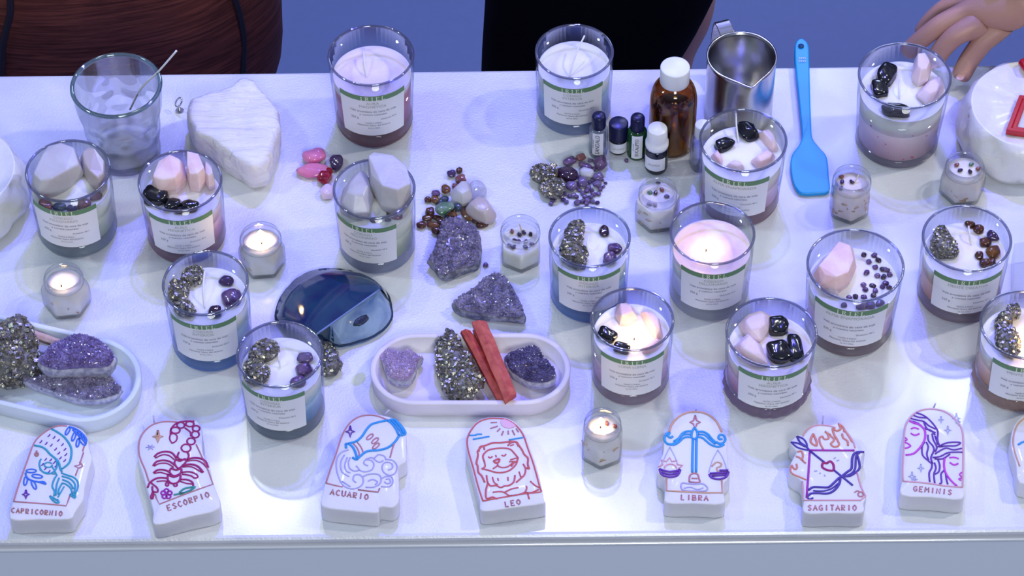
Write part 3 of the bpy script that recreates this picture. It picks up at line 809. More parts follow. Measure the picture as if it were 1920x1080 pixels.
# ------------------------------------------------------------ small hexagonal jars
def hexring(c, r, z, hx, rot, n=60):
    out = []
    for k in range(n):
        a = 2 * pi * k / n
        b = ((a - rot) % (pi / 3)) - pi / 6
        hr = r * cos(pi / 6) / cos(b)
        hr = min(hr, r * 0.975)
        q = hr * hx + r * (1 - hx)
        out.append(Vector((c[0] + q * cos(a), c[1] + q * sin(a), z)))
    return out
def hexjar(label, cx, cy, w, bw, base_y, rot=90, level=0.80, lit=None, chips=(), petals=0, wick=None, waxc=(0.84, 0.82, 0.78)):
    h, c, r = fit_height(cx, cy, w, base_y, bw / w)
    rb = r * bw / w; a = radians(rot)
    root = thing('hexagonal_jar_candle', (c.x, c.y, TZ), label, 'candle', 'small hexagonal jar candles')
    mb = MB()
    Z = TZ
    rings = [hexring(c, rb * .93, Z, 1, a), hexring(c, rb, Z + .003, 1, a), hexring(c, rb, Z + h * .56, 1, a), hexring(c, rb * .97, Z + h * .63, .8, a), hexring(c, r * .97, Z + h * .74, .15, a),
             hexring(c, r * .95, Z + h * .78, 0, a), hexring(c, r * 1.03, Z + h * .80, 0, a), hexring(c, r * 1.03, Z + h * .84, 0, a), hexring(c, r * .96, Z + h * .87, 0, a), hexring(c, r, Z + h * .95, 0, a), hexring(c, r * .97, Z + h, 0, a),
             hexring(c, r * .87, Z + h * .995, 0, a), hexring(c, r * .86, Z + h * .76, 0, a)]
    mb.rings(rings, True, True, False)
    mb.build('glass', HEXG, root)
    mb = MB()
    wz = h * level
    t = 0.0012
    rr = [hexring(c, rb * .88, Z + .004, 1, a), hexring(c, rb - t * 1.4, Z + .006, 1, a)]
    if level > 0.76:
        rr += [hexring(c, rb - t * 1.4, Z + h * .55, 1, a), hexring(c, r * .85, Z + h * .73, .1, a), hexring(c, r * .84, Z + wz, 0, a), hexring(c, r * .5, Z + wz - .0006, 0, a), hexring(c, r * .1, Z + wz, 0, a)]
    else:
        rr += [hexring(c, rb - t * 1.4, Z + wz, 1, a), hexring(c, rb * .85, Z + wz - .0005, .8, a), hexring(c, r * .5, Z + wz, 0, a), hexring(c, r * .1, Z + wz, 0, a)]
    mb.rings(rr)
    key = 'hexwax_%d' % int(waxc[2] * 100)
    wm = MATS.get(key) or pbr(key, waxc, 0.45, sss=0.35, sssr=0.006, col2=(waxc[0] * .93, waxc[1] * .90, waxc[2] * .86), vscale=70, bump=0.4, bscale=120)
    mb.build('wax', wm, root)
    rnd = random.Random(int(cx))
    cm = [AMET, AMETD, REDBR, AMETL, DKPURP, GREENST]
    for i, (x, y, k) in enumerate(chips):
        s = scl(x, y, wz)
        p = at(x, y, wz + .0012)
        mb = pebble_mb(p, 5.2 / s, 3.8 / s, 0.0018, radians(rnd.uniform(0, 180)), i)
        mb.v = inside(mb.v, c, (r * .82 if level > .76 else rb * .8))
        mb.build('stone_chip', cm[k], root)
    if petals:
        pm = pbr('dried_petal', (0.70, 0.45, 0.22), 0.6, col2=(0.5, 0.28, 0.16), vscale=200)
        for i in range(petals):
            an = -pi / 2 + rnd.uniform(-1.35, 1.35); zz = h * rnd.uniform(.12, .60)
            b = ((an - a) % (pi / 3)) - pi / 6
            q = (rb - t * 1.4) * cos(pi / 6) / cos(b) + .00035
            q = min(q, (rb - t * 1.4) * 0.975 + .0004)
            p = Vector((c.x + q * cos(an), c.y + q * sin(an), TZ + zz))
            u = Vector((-sin(an), cos(an), 0)); v = Vector((0, 0, 1))
            L = rnd.uniform(.002, .004); Wd = rnd.uniform(.0007, .0014); th = rnd.uniform(0, pi)
            d1 = u * cos(th) + v * sin(th) * .4; d2 = v * cos(th) - u * sin(th) * .4
            mb = MB()
            top = [p + d1 * L * cos(q_ * pi / 5) + d2 * Wd * sin(q_ * pi / 5) * (1 + .3 * cos(q_ * 2)) for q_ in range(10)]
            nn = Vector((cos(an), sin(an), 0)) * .0004
            mb.rings([top, [x_ + nn for x_ in top]])
            mb.build('dried_petal', pm, root)
    if wick:
        a_ = at(wick[0], wick[1], wz - .001); b_ = at(wick[2], wick[3], wz + .006)
        mb = MB(); tube(mb, smooth_line([a_, (a_ + b_) / 2 + Vector((0, 0, .001)), b_], 4), 0.0006, 6)
        mb.build('wick', pbr('waxed_wick', (0.75, 0.62, 0.42), 0.6), root)
    if lit: flame(root, lit[0], lit[1], wz, lit[2], hgt=lit[3], sz=lit[4])
hexjar('small lit hexagonal jar candle standing alone at far left above the pale blue tray', 118, 518, 74, 94, 605, rot=66, lit=(114, 532, 0.013, 0.011, 1.2), petals=3)
hexjar('small lit hexagonal jar candle with the brightest flame, between two large jar candles at left', 488, 443, 78, 90, 529, rot=64, lit=(490, 452, 0.030, 0.016, 1.8), petals=2)
hexjar('small unlit hexagonal jar with low cream wax, right of the grey amethyst cluster', 975.5, 428, 74, 84, 515, rot=92, level=0.60, chips=[(960, 434, 2), (974, 440, 1), (982, 436, 4), (995, 439, 1), (965, 451, 1), (972, 452, 0), (986, 453, 4), (955, 460, 3), (963, 463, 4), (985, 463, 4), (997, 457, 0)], wick=(979, 438, 974, 420), waxc=(0.80, 0.80, 0.72))
hexjar('small unlit hexagonal jar with dried petals, in front of the little white-capped bottle', 1234, 356, 72, 88, 442, rot=70, level=0.74, chips=[(1219, 361, 5), (1229, 362, 1), (1250, 368, 3), (1234, 340, 4), (1218, 382, 3), (1228, 383, 0), (1241, 356, 2)], petals=9, wick=(1229, 362, 1238, 350), waxc=(0.80, 0.76, 0.74))
hexjar('small unlit hexagonal jar with golden petals, touching the lower end of the blue spatula', 1598, 333, 72, 80, 424, rot=92, level=0.80, chips=[(1578, 331, 2), (1579, 341, 4), (1597, 341, 1), (1577, 353, 4)], petals=16, wick=(1602, 345, 1610, 328), waxc=(0.80, 0.72, 0.68))
hexjar('small unlit hexagonal jar with two dark chips, touching the white round candle at right', 1810, 309, 73, 90, 392, rot=66, level=0.82, chips=[(1800, 319, 4), (1819, 322, 1), (1821, 308, 5), (1794, 309, 2), (1834, 316, 2)], petals=5, waxc=(0.80, 0.76, 0.70))
hexjar('small lit hexagonal jar candle in the front row, right of the lion candle', 1130, 790, 70, 86, 884, rot=84, lit=(1126, 797, 0.017, 0.011, 1.2), chips=[(1138, 794, 2), (1153, 799, 2)], petals=9)

# ------------------------------------------------------------ dimpled tumbler
def tumbler():
    h, c, r = fit_height(217.5, 158, 174, 333, 0.74)
    root = thing('dimpled_tumbler', (c.x, c.y, TZ), 'empty clear dimpled glass tumbler with a green-tinged rim, at the back left', 'glass')
    rb = r * 0.76
    mb = MB(); N = 120; rings = []
    def R(v):
        return rb + (r * 0.985 - rb) * (v ** 0.85)
    def dimple(a, v):
        s = 0.0
        for row, vc in enumerate((0.18, 0.36, 0.54)):
            for k in range(9):
                ak = 2 * pi * (k + 0.5 * (row % 2)) / 9
                da = (a - ak + pi) % (2 * pi) - pi
                d = (da * R(v) / 0.0125) ** 2 + ((v - vc) * h / 0.0105) ** 2
                s += math.exp(-d * 1.6)
        return s
    for i in range(46):
        v = 0.04 + 0.945 * i / 45
        rings.append([Vector((c.x + (R(v) - 0.0040 * dimple(2 * pi * k / N, v)) * cos(2 * pi * k / N), c.y + (R(v) - 0.0040 * dimple(2 * pi * k / N, v)) * sin(2 * pi * k / N), TZ + v * h)) for k in range(N)])
    inner = []
    for i in range(45, -1, -1):
        v = 0.11 + 0.875 * i / 45
        inner.append([Vector((c.x + (R(v) - 0.0034 - 0.0016 * dimple(2 * pi * k / N, v)) * cos(2 * pi * k / N), c.y + (R(v) - 0.0034 - 0.0016 * dimple(2 * pi * k / N, v)) * sin(2 * pi * k / N), TZ + v * h)) for k in range(N)])
    rings = [circle(c, rb * .92, TZ, N), circle(c, rb * .99, TZ + .002, N)] + rings + inner
    mb.rings(rings)
    mb.build('glass', DIMP, root)
    mb = MB(); rr = r * .985 - .0016
    ring = [circle(c, rr + 0.0021 * cos(q), TZ + h * .985 + 0.0020 * sin(q), 72) for q in [2 * pi * i / 10 for i in range(10)]]
    mb.rings(ring + [ring[0]], True, False, False)
    mb.build('rim', glass('green_rim_glass', (0.55, 0.68, 0.66), (0.03, 0.10, 0.12), gloss=0.22, real=0.35), root)
    # the long loose wick leaning in it
    a = at(244, 205, 0.030); b = at(331, 95, h + 0.028)
    m1 = at(297, 134, h + .0015)
    mb = MB(); tube(mb, smooth_line([a, (a + m1) / 2 + Vector((-.002, 0, 0.004)), m1, b], 6), 0.0010, 8)
    tag(mb.build('loose_wick', WICKM), 'long white wick leaning out of the dimpled tumbler', 'wick')
tumbler()

# ------------------------------------------------------------ steel pitcher
def pitcher():
    h, c, r = fit_height(1391, 106, 130, 262, 1.0)
    root = thing('milk_pitcher', (c.x, c.y, TZ), 'brushed steel pouring pitcher with a pointed spout and a strap handle behind', 'pitcher')
    tip = at(1409, 166, h * 1.0); ta = math.atan2(tip.y - c.y, tip.x - c.x); tr = (Vector((tip.x, tip.y)) - Vector((c.x, c.y))).length
    N = 120
    def ring(z, rad, k):
        out = []
        for j in range(N):
            a = 2 * pi * j / N
            d = (a - ta + pi) % (2 * pi) - pi
            e = math.exp(-abs(d) ** 1.3 / 0.20) * (tr - r) * k
            pull = 1 - 0.02 * k * math.exp(-(d / 0.8) ** 2)
            out.append(Vector((c.x + (rad * pull + e) * cos(a), c.y + (rad * pull + e) * sin(a), TZ + z)))
        return out
    mb = MB()
    prof = [(0, .93, 0), (.003, 1.0, 0), (.3, 1.0, 0), (.6, 1.0, .0), (.75, 1.0, .08), (.86, 1.0, .32), (.95, 1.0, .72), (1.0, 1.005, 1)]
    R1 = [ring(h * z if z > .01 else z, r * s, k) for z, s, k in prof]
    R2 = [ring(h * z + (0.0003 if z == 1.0 else 0), r * s - .0012, k) for z, s, k in reversed(prof[2:])] + [ring(.003, r * .96, 0)]
    mb.rings(R1 + R2)
    m, nt, p = nodes_of('brushed_steel')
    p.inputs['Metallic'].default_value = 1.0; p.inputs['Roughness'].default_value = 0.20
    p.inputs['Base Color'].default_value = (0.60, 0.60, 0.60, 1)
    tc = nt.nodes.new('ShaderNodeTexCoord'); mp_ = nt.nodes.new('ShaderNodeMapping'); mp_.inputs['Scale'].default_value = (3, 3, 220)
    n = nt.nodes.new('ShaderNodeTexNoise'); n.inputs['Scale'].default_value = 8
    nt.links.new(tc.outputs['Object'], mp_.inputs[0]); nt.links.new(mp_.outputs[0], n.inputs['Vector'])
    b = nt.nodes.new('ShaderNodeBump'); b.inputs['Strength'].default_value = 0.12; b.inputs['Distance'].default_value = 0.0004
    nt.links.new(n.outputs['Fac'], b.inputs['Height']); nt.links.new(b.outputs['Normal'], p.inputs['Normal'])
    MATS['steel'] = m
    mb.build('body', m, root)
    mb = MB(); rim = [ring(h + .0004 + q_[1], r + q_[0], 1) for q_ in ((.0006, -.0006), (.0008, .0004), (-.0010, .0006), (-.0014, -.0006))]
    mb.rings(rim + [rim[0]], True, False, False); mb.build('rim', m, root)
    # strap handle at the back left
    d = Vector((cos(radians(108)), sin(radians(108)), 0)); w = d.cross(Vector((0, 0, 1))) * 0.0075
    P0 = Vector((c.x, c.y, TZ))
    path = [P0 + d * (r + .0005) + Vector((0, 0, h * .90)), P0 + d * (r + .008) + Vector((0, 0, h * .955)), P0 + d * (r + .022) + Vector((0, 0, h * .95)), P0 + d * (r + .027) + Vector((0, 0, h * .6)), P0 + d * (r + .024) + Vector((0, 0, h * .25)), P0 + d * (r + .0005) + Vector((0, 0, h * .18))]
    path = smooth_line(path, 6)
    mb = MB(); rings = []
    for i, q in enumerate(path):
        t = (path[min(i + 1, len(path) - 1)] - path[max(i - 1, 0)]).normalized(); nrm = t.cross(w.normalized()) * 0.0012
        rings.append([q - w - nrm, q + w - nrm, q + w + nrm, q - w + nrm])
    mb.rings(rings, smooth=False); mb.build('handle', m, root, bevel=0.0006)
pitcher()

# ------------------------------------------------------------ bottles
def bottle(name, label, cx, cy, wcap, wbody, base_y, capc, glassm, cap_frac, shoulder, neck=0.5, liquid=None, lab=None, caps=None, capround=0.0, lw=.9, two=False, rot=0):
    """cx, cy, wcap: the cap's top disc in the photo; heights are fractions of the whole"""
    h, c, r = fit_height(cx, cy, wcap, base_y, wbody / wcap)
    rb = r * wbody / wcap
    root = thing(name, (c.x, c.y, TZ), label, 'bottle', 'bottles and vials at the back')
    hc = h * (1 - cap_frac)
    mb = MB()
    prof = [(rb * .90, 0), (rb * .98, .002), (rb, .005), (rb, hc * shoulder)]
    for i in range(1, 7):
        t = i / 6; prof.append((rb + (r * neck * 2 - rb) * (1 - cos(t * pi / 2)), hc * shoulder + (hc * .97 - hc * shoulder) * sin(t * pi / 2)))
    prof += [(r * neck * 2, hc + .002)]
    inner = [(q - .0016, z) for q, z in reversed(prof[3:])] + [(rb - .0018, .004)]
    mb.rings([circle(c, max(q, .0004), TZ + z, 40) for q, z in prof + inner])
    mb.build('bottle_glass', glassm, root)
    if liquid:
        m, lv = liquid
        mb = MB(); pr = [(q - .0020, z) for q, z in prof[2:-1] if z < lv * h]
        pr = [(rb - .0020, .0045)] + pr[1:]
        lastr = rb - .0020
        if lv * h > hc * shoulder:
            t = (lv * h - hc * shoulder) / (hc * .97 - hc * shoulder); t = math.asin(min(t, 1)) / (pi / 2)
            lastr = rb + (r * neck * 2 - rb) * (1 - cos(t * pi / 2)) - .0020
        pr.append((lastr, lv * h))
        lathe(mb, c, [(q, TZ + z) for q, z in pr], 40); mb.build('liquid', m, root)
    mb = MB()
    rc = r
    if two:
        lathe(mb, c, [(rc * 1.12, TZ + hc - .001), (rc * 1.16, TZ + hc + .001), (rc * 1.16, TZ + hc + .0055), (rc * 1.04, TZ + hc + .0065), (rc * 1.03, TZ + hc + .0105), (rc * .97, TZ + h - .001), (rc * .90, TZ + h)], 40)
    else:
        e = .0012 + capround * r
        lathe(mb, c, [(rc * .97, TZ + hc), (rc, TZ + hc + .001), (rc, TZ + h - e), (rc * (1 - capround * .25) - .0003, TZ + h - e * .35), (rc * (1 - capround * .6) - .0012, TZ + h)], 40)
    mb.build('cap', capc, root)
    if lab:
        v0, v1, u, text, vert, tm = lab
        f = cyl_map(c, rb, rb, h, -pi / 2 + radians(rot))
        mb = MB(); NL = 12; hw = rb * u
        mb.add([f(-hw + 2 * hw * i / NL, v * h, 0.0004) for v in (v0, v1) for i in range(NL + 1)], [(i, i + 1, i + NL + 2, i + NL + 1) for i in range(NL)])
        lb = mb.build('label', PAPER, root)
        if text:
            mb = MB()
            if vert:
                ln = (v1 - v0) * h; size = ln * .88 / (len(text) * .66)
                vs, fs = text2d(text)
                def g(x, y, o): return f(-y + size * .28, (v0 + v1) / 2 * h + x, o)
                mb.add([g(x * size, y * size, .0008) for x, y in vs], fs, 0, False)
                tt = text2d('aceite esencial')
                s2 = size * .36
                mb.add([g(x * s2, y * s2 + size * .95, .0008) for x, y in tt[0]], tt[1], 0, False)
            else:
                flat_text(mb, f, text, 0, (v0 + v1) / 2 * h - .001, rb * .42)
            mb.build('label_lettering', tm, lb)
    return root
CAPW = pbr('white_plastic', (0.84, 0.86, 0.90), 0.35)
CAPD = pbr('navy_black_plastic', (0.008, 0.009, 0.05), 0.30, spec=0.35)
AMB = glass('amber_glass', (0.78, 0.50, 0.12), (0.16, 0.06, 0.01), gloss=0.07, real=0.15)
DKAMB = glass('dark_amber_glass', (0.10, 0.035, 0.02), (0.02, 0.01, 0.01), gloss=0.08)
GRN = glass('green_glass', (0.03, 0.32, 0.07), (0.0, 0.07, 0.02), gloss=0.07, cloud=0.3)
VCLR = glass('vial_glass', (0.92, 0.94, 0.98), (0.25, 0.28, 0.40), gloss=0.07, real=0.15)
LIQ = pbr('dark_brown_oil', (0.035, 0.008, 0.006), 0.08, coat=0.5)
LIQC = glass('clear_oil', (0.86, 0.88, 0.90), (0.6, 0.62, 0.7), gloss=0.03, cloud=0.3)
LIQB = pbr('dark_green_oil', (0.0, 0.09, 0.02), 0.1)
BLK = pbr('black_print', (0.01, 0.01, 0.03), 0.6)
bottle('amber_bottle', 'large amber glass bottle with a white screw cap, part filled, beside the steel pitcher', 1266, 125, 56, 90, 300, CAPW, AMB, 0.19, 0.70, neck=.47, liquid=(LIQ, .46))
bottle('oil_vial', 'clear glass vial with a dark rounded cap, labelled SANDALO', 1123, 215, 27, 36, 300, CAPD, VCLR, 0.30, 0.90, neck=.45, liquid=(LIQC, .5), lab=(.13, .68, .58, 'SANDALO', True, BLK), capround=.22, rot=-6)
bottle('oil_bottle', 'squat dark bottle with a wide navy cap and a plain white label', 1160, 230, 37, 36, 293, CAPD, DKAMB, 0.52, 0.92, neck=.45, lab=(.10, .44, 1.2, 'aroma', False, GOLDINK))
bottle('oil_vial', 'green glass vial with a dark rounded cap, labelled EUCALIPTO', 1196, 218, 27, 37, 303, CAPD, GRN, 0.32, 0.90, neck=.45, liquid=(LIQB, .5), lab=(.08, .66, .56, 'EUCALIPTO', True, BLK), capround=.22, rot=-2)
bottle('oil_bottle', 'small brown bottle with a ribbed two-step white cap, front of the oil bottles', 1233, 240, 38, 44, 330, CAPW, DKAMB, 0.42, 0.93, neck=.45, lab=(.12, .42, 1.0, 'aceite', False, GOLDINK), two=True, rot=-14)
bottle('oil_vial', 'tiny clear vial with white cap, half hidden behind the jar with the upright wick', 1318, 233, 30, 42, 326, CAPW, VCLR, 0.26, 0.80, neck=.42, lab=None)

# ------------------------------------------------------------ blue spatula
def spatula():
    out = [(1490, 90), (1494, 80), (1502, 76), (1510, 80), (1516, 90), (1517, 115), (1518, 150), (1519, 190), (1521, 240), (1523, 262), (1535, 278), (1548, 292), (1552, 306), (1554, 330), (1555, 357), (1530, 361), (1503, 361), (1491, 350), (1484, 330), (1482, 306), (1486, 290), (1497, 276), (1503, 262), (1502, 240), (1497, 190), (1493, 150), (1490, 115)]
    pts = smooth_line([at(x, y, .006) for x, y in out], 3, True)[:-1]
    c = sum(pts, Vector()) / len(pts)
    root = thing('silicone_spatula', (c.x, c.y, TZ), 'bright blue silicone spatula with its handle end hanging past the table', 'spatula')
    mb = MB(); n = len(pts)
    def thick(p):
        x, y = proj(p); return .0045 if y < 255 else max(.0025, .0045 - (y - 255) * .00002)
    lo = [Vector((p.x, p.y, TZ + .0006)) for p in pts]; mid = [Vector((p.x, p.y, TZ + .0006 + thick(p))) for p in pts]; hi = [Vector((p.x, p.y, TZ + .0006 + 2 * thick(p))) for p in pts]
    mb.rings([lo, mid, hi], smooth=False)
    B = pbr('blue_silicone', (0.0, 0.34, 0.70), 0.35, sss=0.1)
    mb.build('blade_and_handle', B, root, bevel=.0016)
    h_ = at(1502, 86, .0105)
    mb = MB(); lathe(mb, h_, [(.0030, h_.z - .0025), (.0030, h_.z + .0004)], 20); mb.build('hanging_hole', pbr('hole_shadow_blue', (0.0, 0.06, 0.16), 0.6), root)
    mb = MB()
    for k in range(8):
        x, y = 1499 + (k % 4) * 3.4, 109 + (k // 4) * 5.5
        tube(mb, [at(x - 1, y - 1.5, .0104), at(x + 1, y, .0104), at(x - .6, y + 1.8, .0104)], .0004, 5)
    mb.build('printed_mark', CAPW, root)
spatula()

# ------------------------------------------------------------ round carved candles at both edges
def round_candle(label, c, R_, h, colr, rings_shift, cat='candle', crown=True):
    root = thing('round_carved_candle', (c.x, c.y, TZ), label, cat)
    mb = MB(); N = 144; rings = []
    prof = [(.90, 0), (1.0, .05), (1.06, .22), (1.07, .42), (1.04, .62), (.99, .80), (.95, .92), (.93, .985), (.915, 1.0), (.895, .985), (.6, .975), (.2, .975)]
    for s, z in prof:
        rg = []
        for k in range(N):
            a = 2 * pi * k / N
            fold = abs(sin(a * 4 + z * 3.0 + rings_shift)) ** .6 + .35 * abs(sin(a * 5 - z * 5)) if 0.03 < z < .97 and s > .91 else .7
            q = R_ * s * (1 + .085 * (fold - .7))
            zz = z * h
            if z > .97 and s < .9: zz += .0008 * noise.noise(Vector((cos(a) * s * 9, sin(a) * s * 9, 1)))
            rg.append(Vector((c.x + q * cos(a), c.y + q * sin(a), TZ + zz)))
        rings.append(rg)
    mb.rings(rings)
    m = pbr('carved_wax_%d' % int(c.x * 100), colr, 0.30, coat=0.3, sss=.2, sssr=.01, bump=.9, bscale=130)
    mb.build('body', m, root)
    return root
c_r = at(1937, 196, .05); c_r.z = TZ
rc = round_candle('large round white candle with swirling carved sides, under the red frame at the right edge', c_r, .0655, .050, (0.80, 0.79, 0.78), 0.4)
c_l = at(-84, 318, .05); c_l.z = TZ
round_candle('large round cream candle with swirling carved sides, cut by the left edge', c_l, .062, .050, (0.76, 0.76, 0.72), 1.6)
def red_frame():
    q = [at(x, y, .054) for x, y in ((1886, 246), (1911, 180), (2010, 192), (1988, 262))]
    c = sum(q, Vector()) / 4
    root = thing('red_square_frame', (c.x, c.y, TZ + .049), 'red plastic square with a grey centre lying on the round white candle', 'decoration')  # a plain red square frame lying flat, not a charm
    mb = MB()
    inner = [c + (p - c) * .66 for p in q]; mid = [c + (p - c) * .83 for p in q]
    def lv(P, z): return [Vector((p.x, p.y, TZ + z)) for p in P]
    mb.rings([lv(q, .0495), lv(q, .0560), lv(mid, .0560), lv(mid, .0540), lv(inner, .0540), lv(inner, .0495)], True, False, False, smooth=False)
    mb.build('frame_border', pbr('red_plastic', (0.50, 0.004, 0.02), .25, coat=.4), root, bevel=.0008)
    mb = MB(); mb.rings([lv([c + (p - c) * .665 for p in q], .0497), lv([c + (p - c) * .665 for p in q], .0510)], smooth=False)
    tag(mb.build('panel', pbr('grey_panel', (.62, .64, .66), .3), root), 'grey inner panel')
    c2 = at(1925, 122, .056)
    mb = MB(); pebble_mb(c2, .0065, .009, .004, .3, 4, 3.0, mb=mb)
    tag(mb.build('red_bead', MATS['red_plastic']), 'small red piece on the far side of the round white candle', 'decoration')
red_frame()

# ------------------------------------------------------------ white crystal block
def white_block():
    out = [(352, 222), (362, 204), (400, 192), (430, 186), (455, 167), (480, 172), (498, 195), (522, 222), (527, 255), (515, 300), (500, 328), (476, 336), (448, 322), (415, 300), (395, 285), (368, 272), (356, 248)]
    mb, c = ring_solid(out, 0, .040, [(.86, 0), (.98, .15), (1.0, .45), (.985, .80), (.95, .94), (.88, .985), (.8, .99), (.7, 1.0), (.6, 1.0), (.5, 1.0), (.4, 1.), (.3, 1.0), (.2, 1.), (.1, 1.)], 3, 120, .05, topnoise=.07, streak=.0010)
    root = thing('white_crystal_block', (c.x, c.y, TZ), 'large rough white crystal block with streaked top, between the tumbler and the pink-waxed jar', 'crystal')
    m = pbr('milky_crystal', (0.84, 0.82, 0.84), 0.42, sss=.4, sssr=.02, bump=1.0, bscale=160, col2=(0.82, 0.79, 0.76), vscale=25)
    nt = m.node_tree; p = nt.nodes['Principled BSDF']
    tc = nt.nodes.new('ShaderNodeTexCoord'); mp_ = nt.nodes.new('ShaderNodeMapping'); mp_.inputs['Rotation'].default_value = (0, 0, -.25); mp_.inputs['Scale'].default_value = (14, 95, 60)
    n = nt.nodes.new('ShaderNodeTexNoise'); n.inputs['Scale'].default_value = 1.6; n.inputs['Detail'].default_value = 4; n.inputs['Distortion'].default_value = .5
    bb = nt.nodes.new('ShaderNodeBump'); bb.inputs['Strength'].default_value = .9; bb.inputs['Distance'].default_value = .006
    nt.links.new(tc.outputs['Object'], mp_.inputs[0]); nt.links.new(mp_.outputs[0], n.inputs['Vector']); nt.links.new(n.outputs['Fac'], bb.inputs['Height']); nt.links.new(bb.outputs['Normal'], p.inputs['Normal'])
    mb.build('block', m, root)
    pts = chunk_points([(460, 280), (466, 275), (496, 276), (508, 280), (508, 296), (496, 312), (478, 318), (468, 306)], .022, .016, 5, .7)
    tag(hull_mb(pts, smooth=True).build('fused_lump', pbr('pinkish_crystal', (0.86, .72, .72), .25, sss=.4), root, bevel=.002), 'pinkish lump fused to the lower right')
white_block()
def wick_tab():
    c = at(335, 192, .012)
    root = thing('metal_wick_tab', (c.x, c.y, TZ), 'tiny metal ring clip standing beside the dimpled tumbler', 'wick clip')
    mb = MB(); A = Vector((.55, .0, .83)).normalized(); B = Vector((0.45, -.85, -.3)).normalized(); B = (B - A * B.dot(A)).normalized()
    pts = [c + (A * sin(t) * .0060 + B * cos(t) * .0034) for t in [2 * pi * k / 24 for k in range(25)]]
    tube(mb, pts, .0009, 8); mb.build('ring', MATS['steel'], root)
    mb = MB(); b = Vector((c.x, c.y, TZ)); lathe(mb, b, [(.004, TZ + .0002), (.0042, TZ + .0008), (.0012, TZ + .0022), (.0007, c.z - .006)], 16); mb.build('foot', MATS['steel'], root)
wick_tab()

# ------------------------------------------------------------ loose polished stones
def stone(name, mat, x, y, wp, hp, ro, label, cat='stone', group=None, box=2.3, z=0.0, hk=0.72, seed=None):
    s = scl(x, y, z + .004)
    rx, ry = wp / 2 / s, hp / 2 / s / 0.86
    rz = min(rx, ry) * hk
    p = at(x, y, z + rz * .9); p.z = TZ + z + rz * .97
    mb = pebble_mb(p, rx, ry, rz, radians(ro), seed=(seed if seed is not None else x * .37), box=box, bumpy=.14)
    o = mb.build(name, mat, origin=(p.x, p.y, p.z - rz))
    return tag(o, label, cat, group)
stone('pink_stone', PINKST, 590, 293, 44, 33, 15, 'upper rose-pink polished stone of the pair left of the plain pink-waxed jar', hk=.5)
stone('pink_stone', PINKST, 587, 320, 58, 28, 8, 'long flat magenta-pink polished stone, below the rounder pink stone', hk=.5)
stone('dark_stone', DKPURP, 631, 303, 24, 32, 5, 'single dark blue-violet oval stone beside the pink stones')
stone('red_stone', REDAG, 617, 321, 14, 12, 20, 'small deep red stone touching the long pink stone, upper of the two reds', z=.002)
stone('red_stone', REDAG, 609, 333, 24, 24, -30, 'larger deep red angular stone at the tip of the long pink stone', box=2.8)
stone('pale_stone', PALEPINK, 613, 360, 25, 28, 0, 'pale translucent pink stone beside the jar with tall quartz')
# brown stones
def O6(x, y): return (780 + x / 4.695, 300 + y / 4.695)
big = [(380, 92, 56, 52, TIGER, 'topmost small round brown bead of the trail of brown stones'), (312, 122, 78, 66, DKPURP, 'dark oval bead just below the top of the brown stone trail'),
       (395, 172, 100, 84, REDBR, 'glossy reddish stone below the two top beads of the brown trail'), (340, 226, 50, 40, REDBR, 'small reddish stone wedged above the clear quartz'),
       (264, 258, 84, 82, TIGERL, 'golden brown round stone left of the clear quartz'), (174, 296, 80, 58, AMET, 'purple-brown stone above the leftmost brown cluster')]
for x, y, w_, h_, m_, l_ in big:
    px, py = O6(x, y); stone('brown_stone', m_, px, py, w_ / 4.7, h_ / 4.7, x % 40 - 20, l_, group='brown stones by the quartz')
G = 'brown stones by the quartz'
for i, (x, y, w_, h_, ro) in enumerate([(104, 350, 64, 54, 0), (165, 352, 84, 62, -20), (120, 455, 84, 74, 0), (98, 512, 84, 50, 5), (192, 512, 96, 46, -15), (46, 574, 88, 62, -10), (150, 575, 116, 60, -20), (180, 622, 90, 62, 20),
                                         (316, 488, 88, 62, 10), (365, 420, 90, 76, 30), (410, 425, 50, 90, 0), (450, 492, 70, 120, 35), (524, 532, 66, 62, 0), (584, 572, 118, 52, 15), (285, 505, 70, 50, 0), (218, 372, 60, 60, 30), (246, 350, 90, 60, 35), (330, 440, 60, 50, 10), (215, 545, 60, 50, 0)]):
    px, py = O6(x, y)
    mm = SLATE if i in (9, 14, 15, 16) else (TIGERL if i in (1, 6, 8, 11) else TIGER)
    lb = 'brown and golden polished stone in the heap around the green stone' if mm != SLATE else 'dark grey-blue polished stone half hidden among the brown stones'
    stone('brown_stone', mm, px, py, w_ / 4.7, h_ / 4.7, ro, lb, group=G if mm != SLATE else 'dark stones among the brown stones', z=0.0)
px, py = O6(248, 425); stone('green_stone', GREENST, px, py, 34, 22, 28, 'green and grey banded stone amid the brown stones', z=.005, hk=.6)
def rough(name, mat, outl, h, label, cat='crystal', seed=1, z=0, top=.6, bev=.0018):
    pts = chunk_points(outl, z, h, seed, top)
    c = sum(pts, Vector()) / len(pts)
    o = hull_mb(pts, smooth=True).build(name, mat, origin=(c.x, c.y, TZ + z), bevel=bev)
    return tag(o, label, cat)
def O(o, s, pts): return [(o[0] + x / s, o[1] + y / s) for x, y in pts]
rough('clear_quartz', CLEARQ, O((780, 300), 4.695, [(300, 290), (330, 250), (400, 215), (460, 195), (490, 240), (500, 330), (470, 370), (410, 388), (320, 350)]), .018, 'clear white quartz lump on top of the brown stone heap', seed=4)
rough('clear_quartz', glass('ice_quartz', (0.93, .93, .97), (.5, .5, .62), gloss=.12, real=.25, cloud=.2), O((780, 300), 4.695, [(470, 200), (550, 196), (610, 225), (630, 262), (590, 300), (520, 320), (480, 300)]), .014, 'glassy transparent quartz just behind the white quartz lump', seed=5)
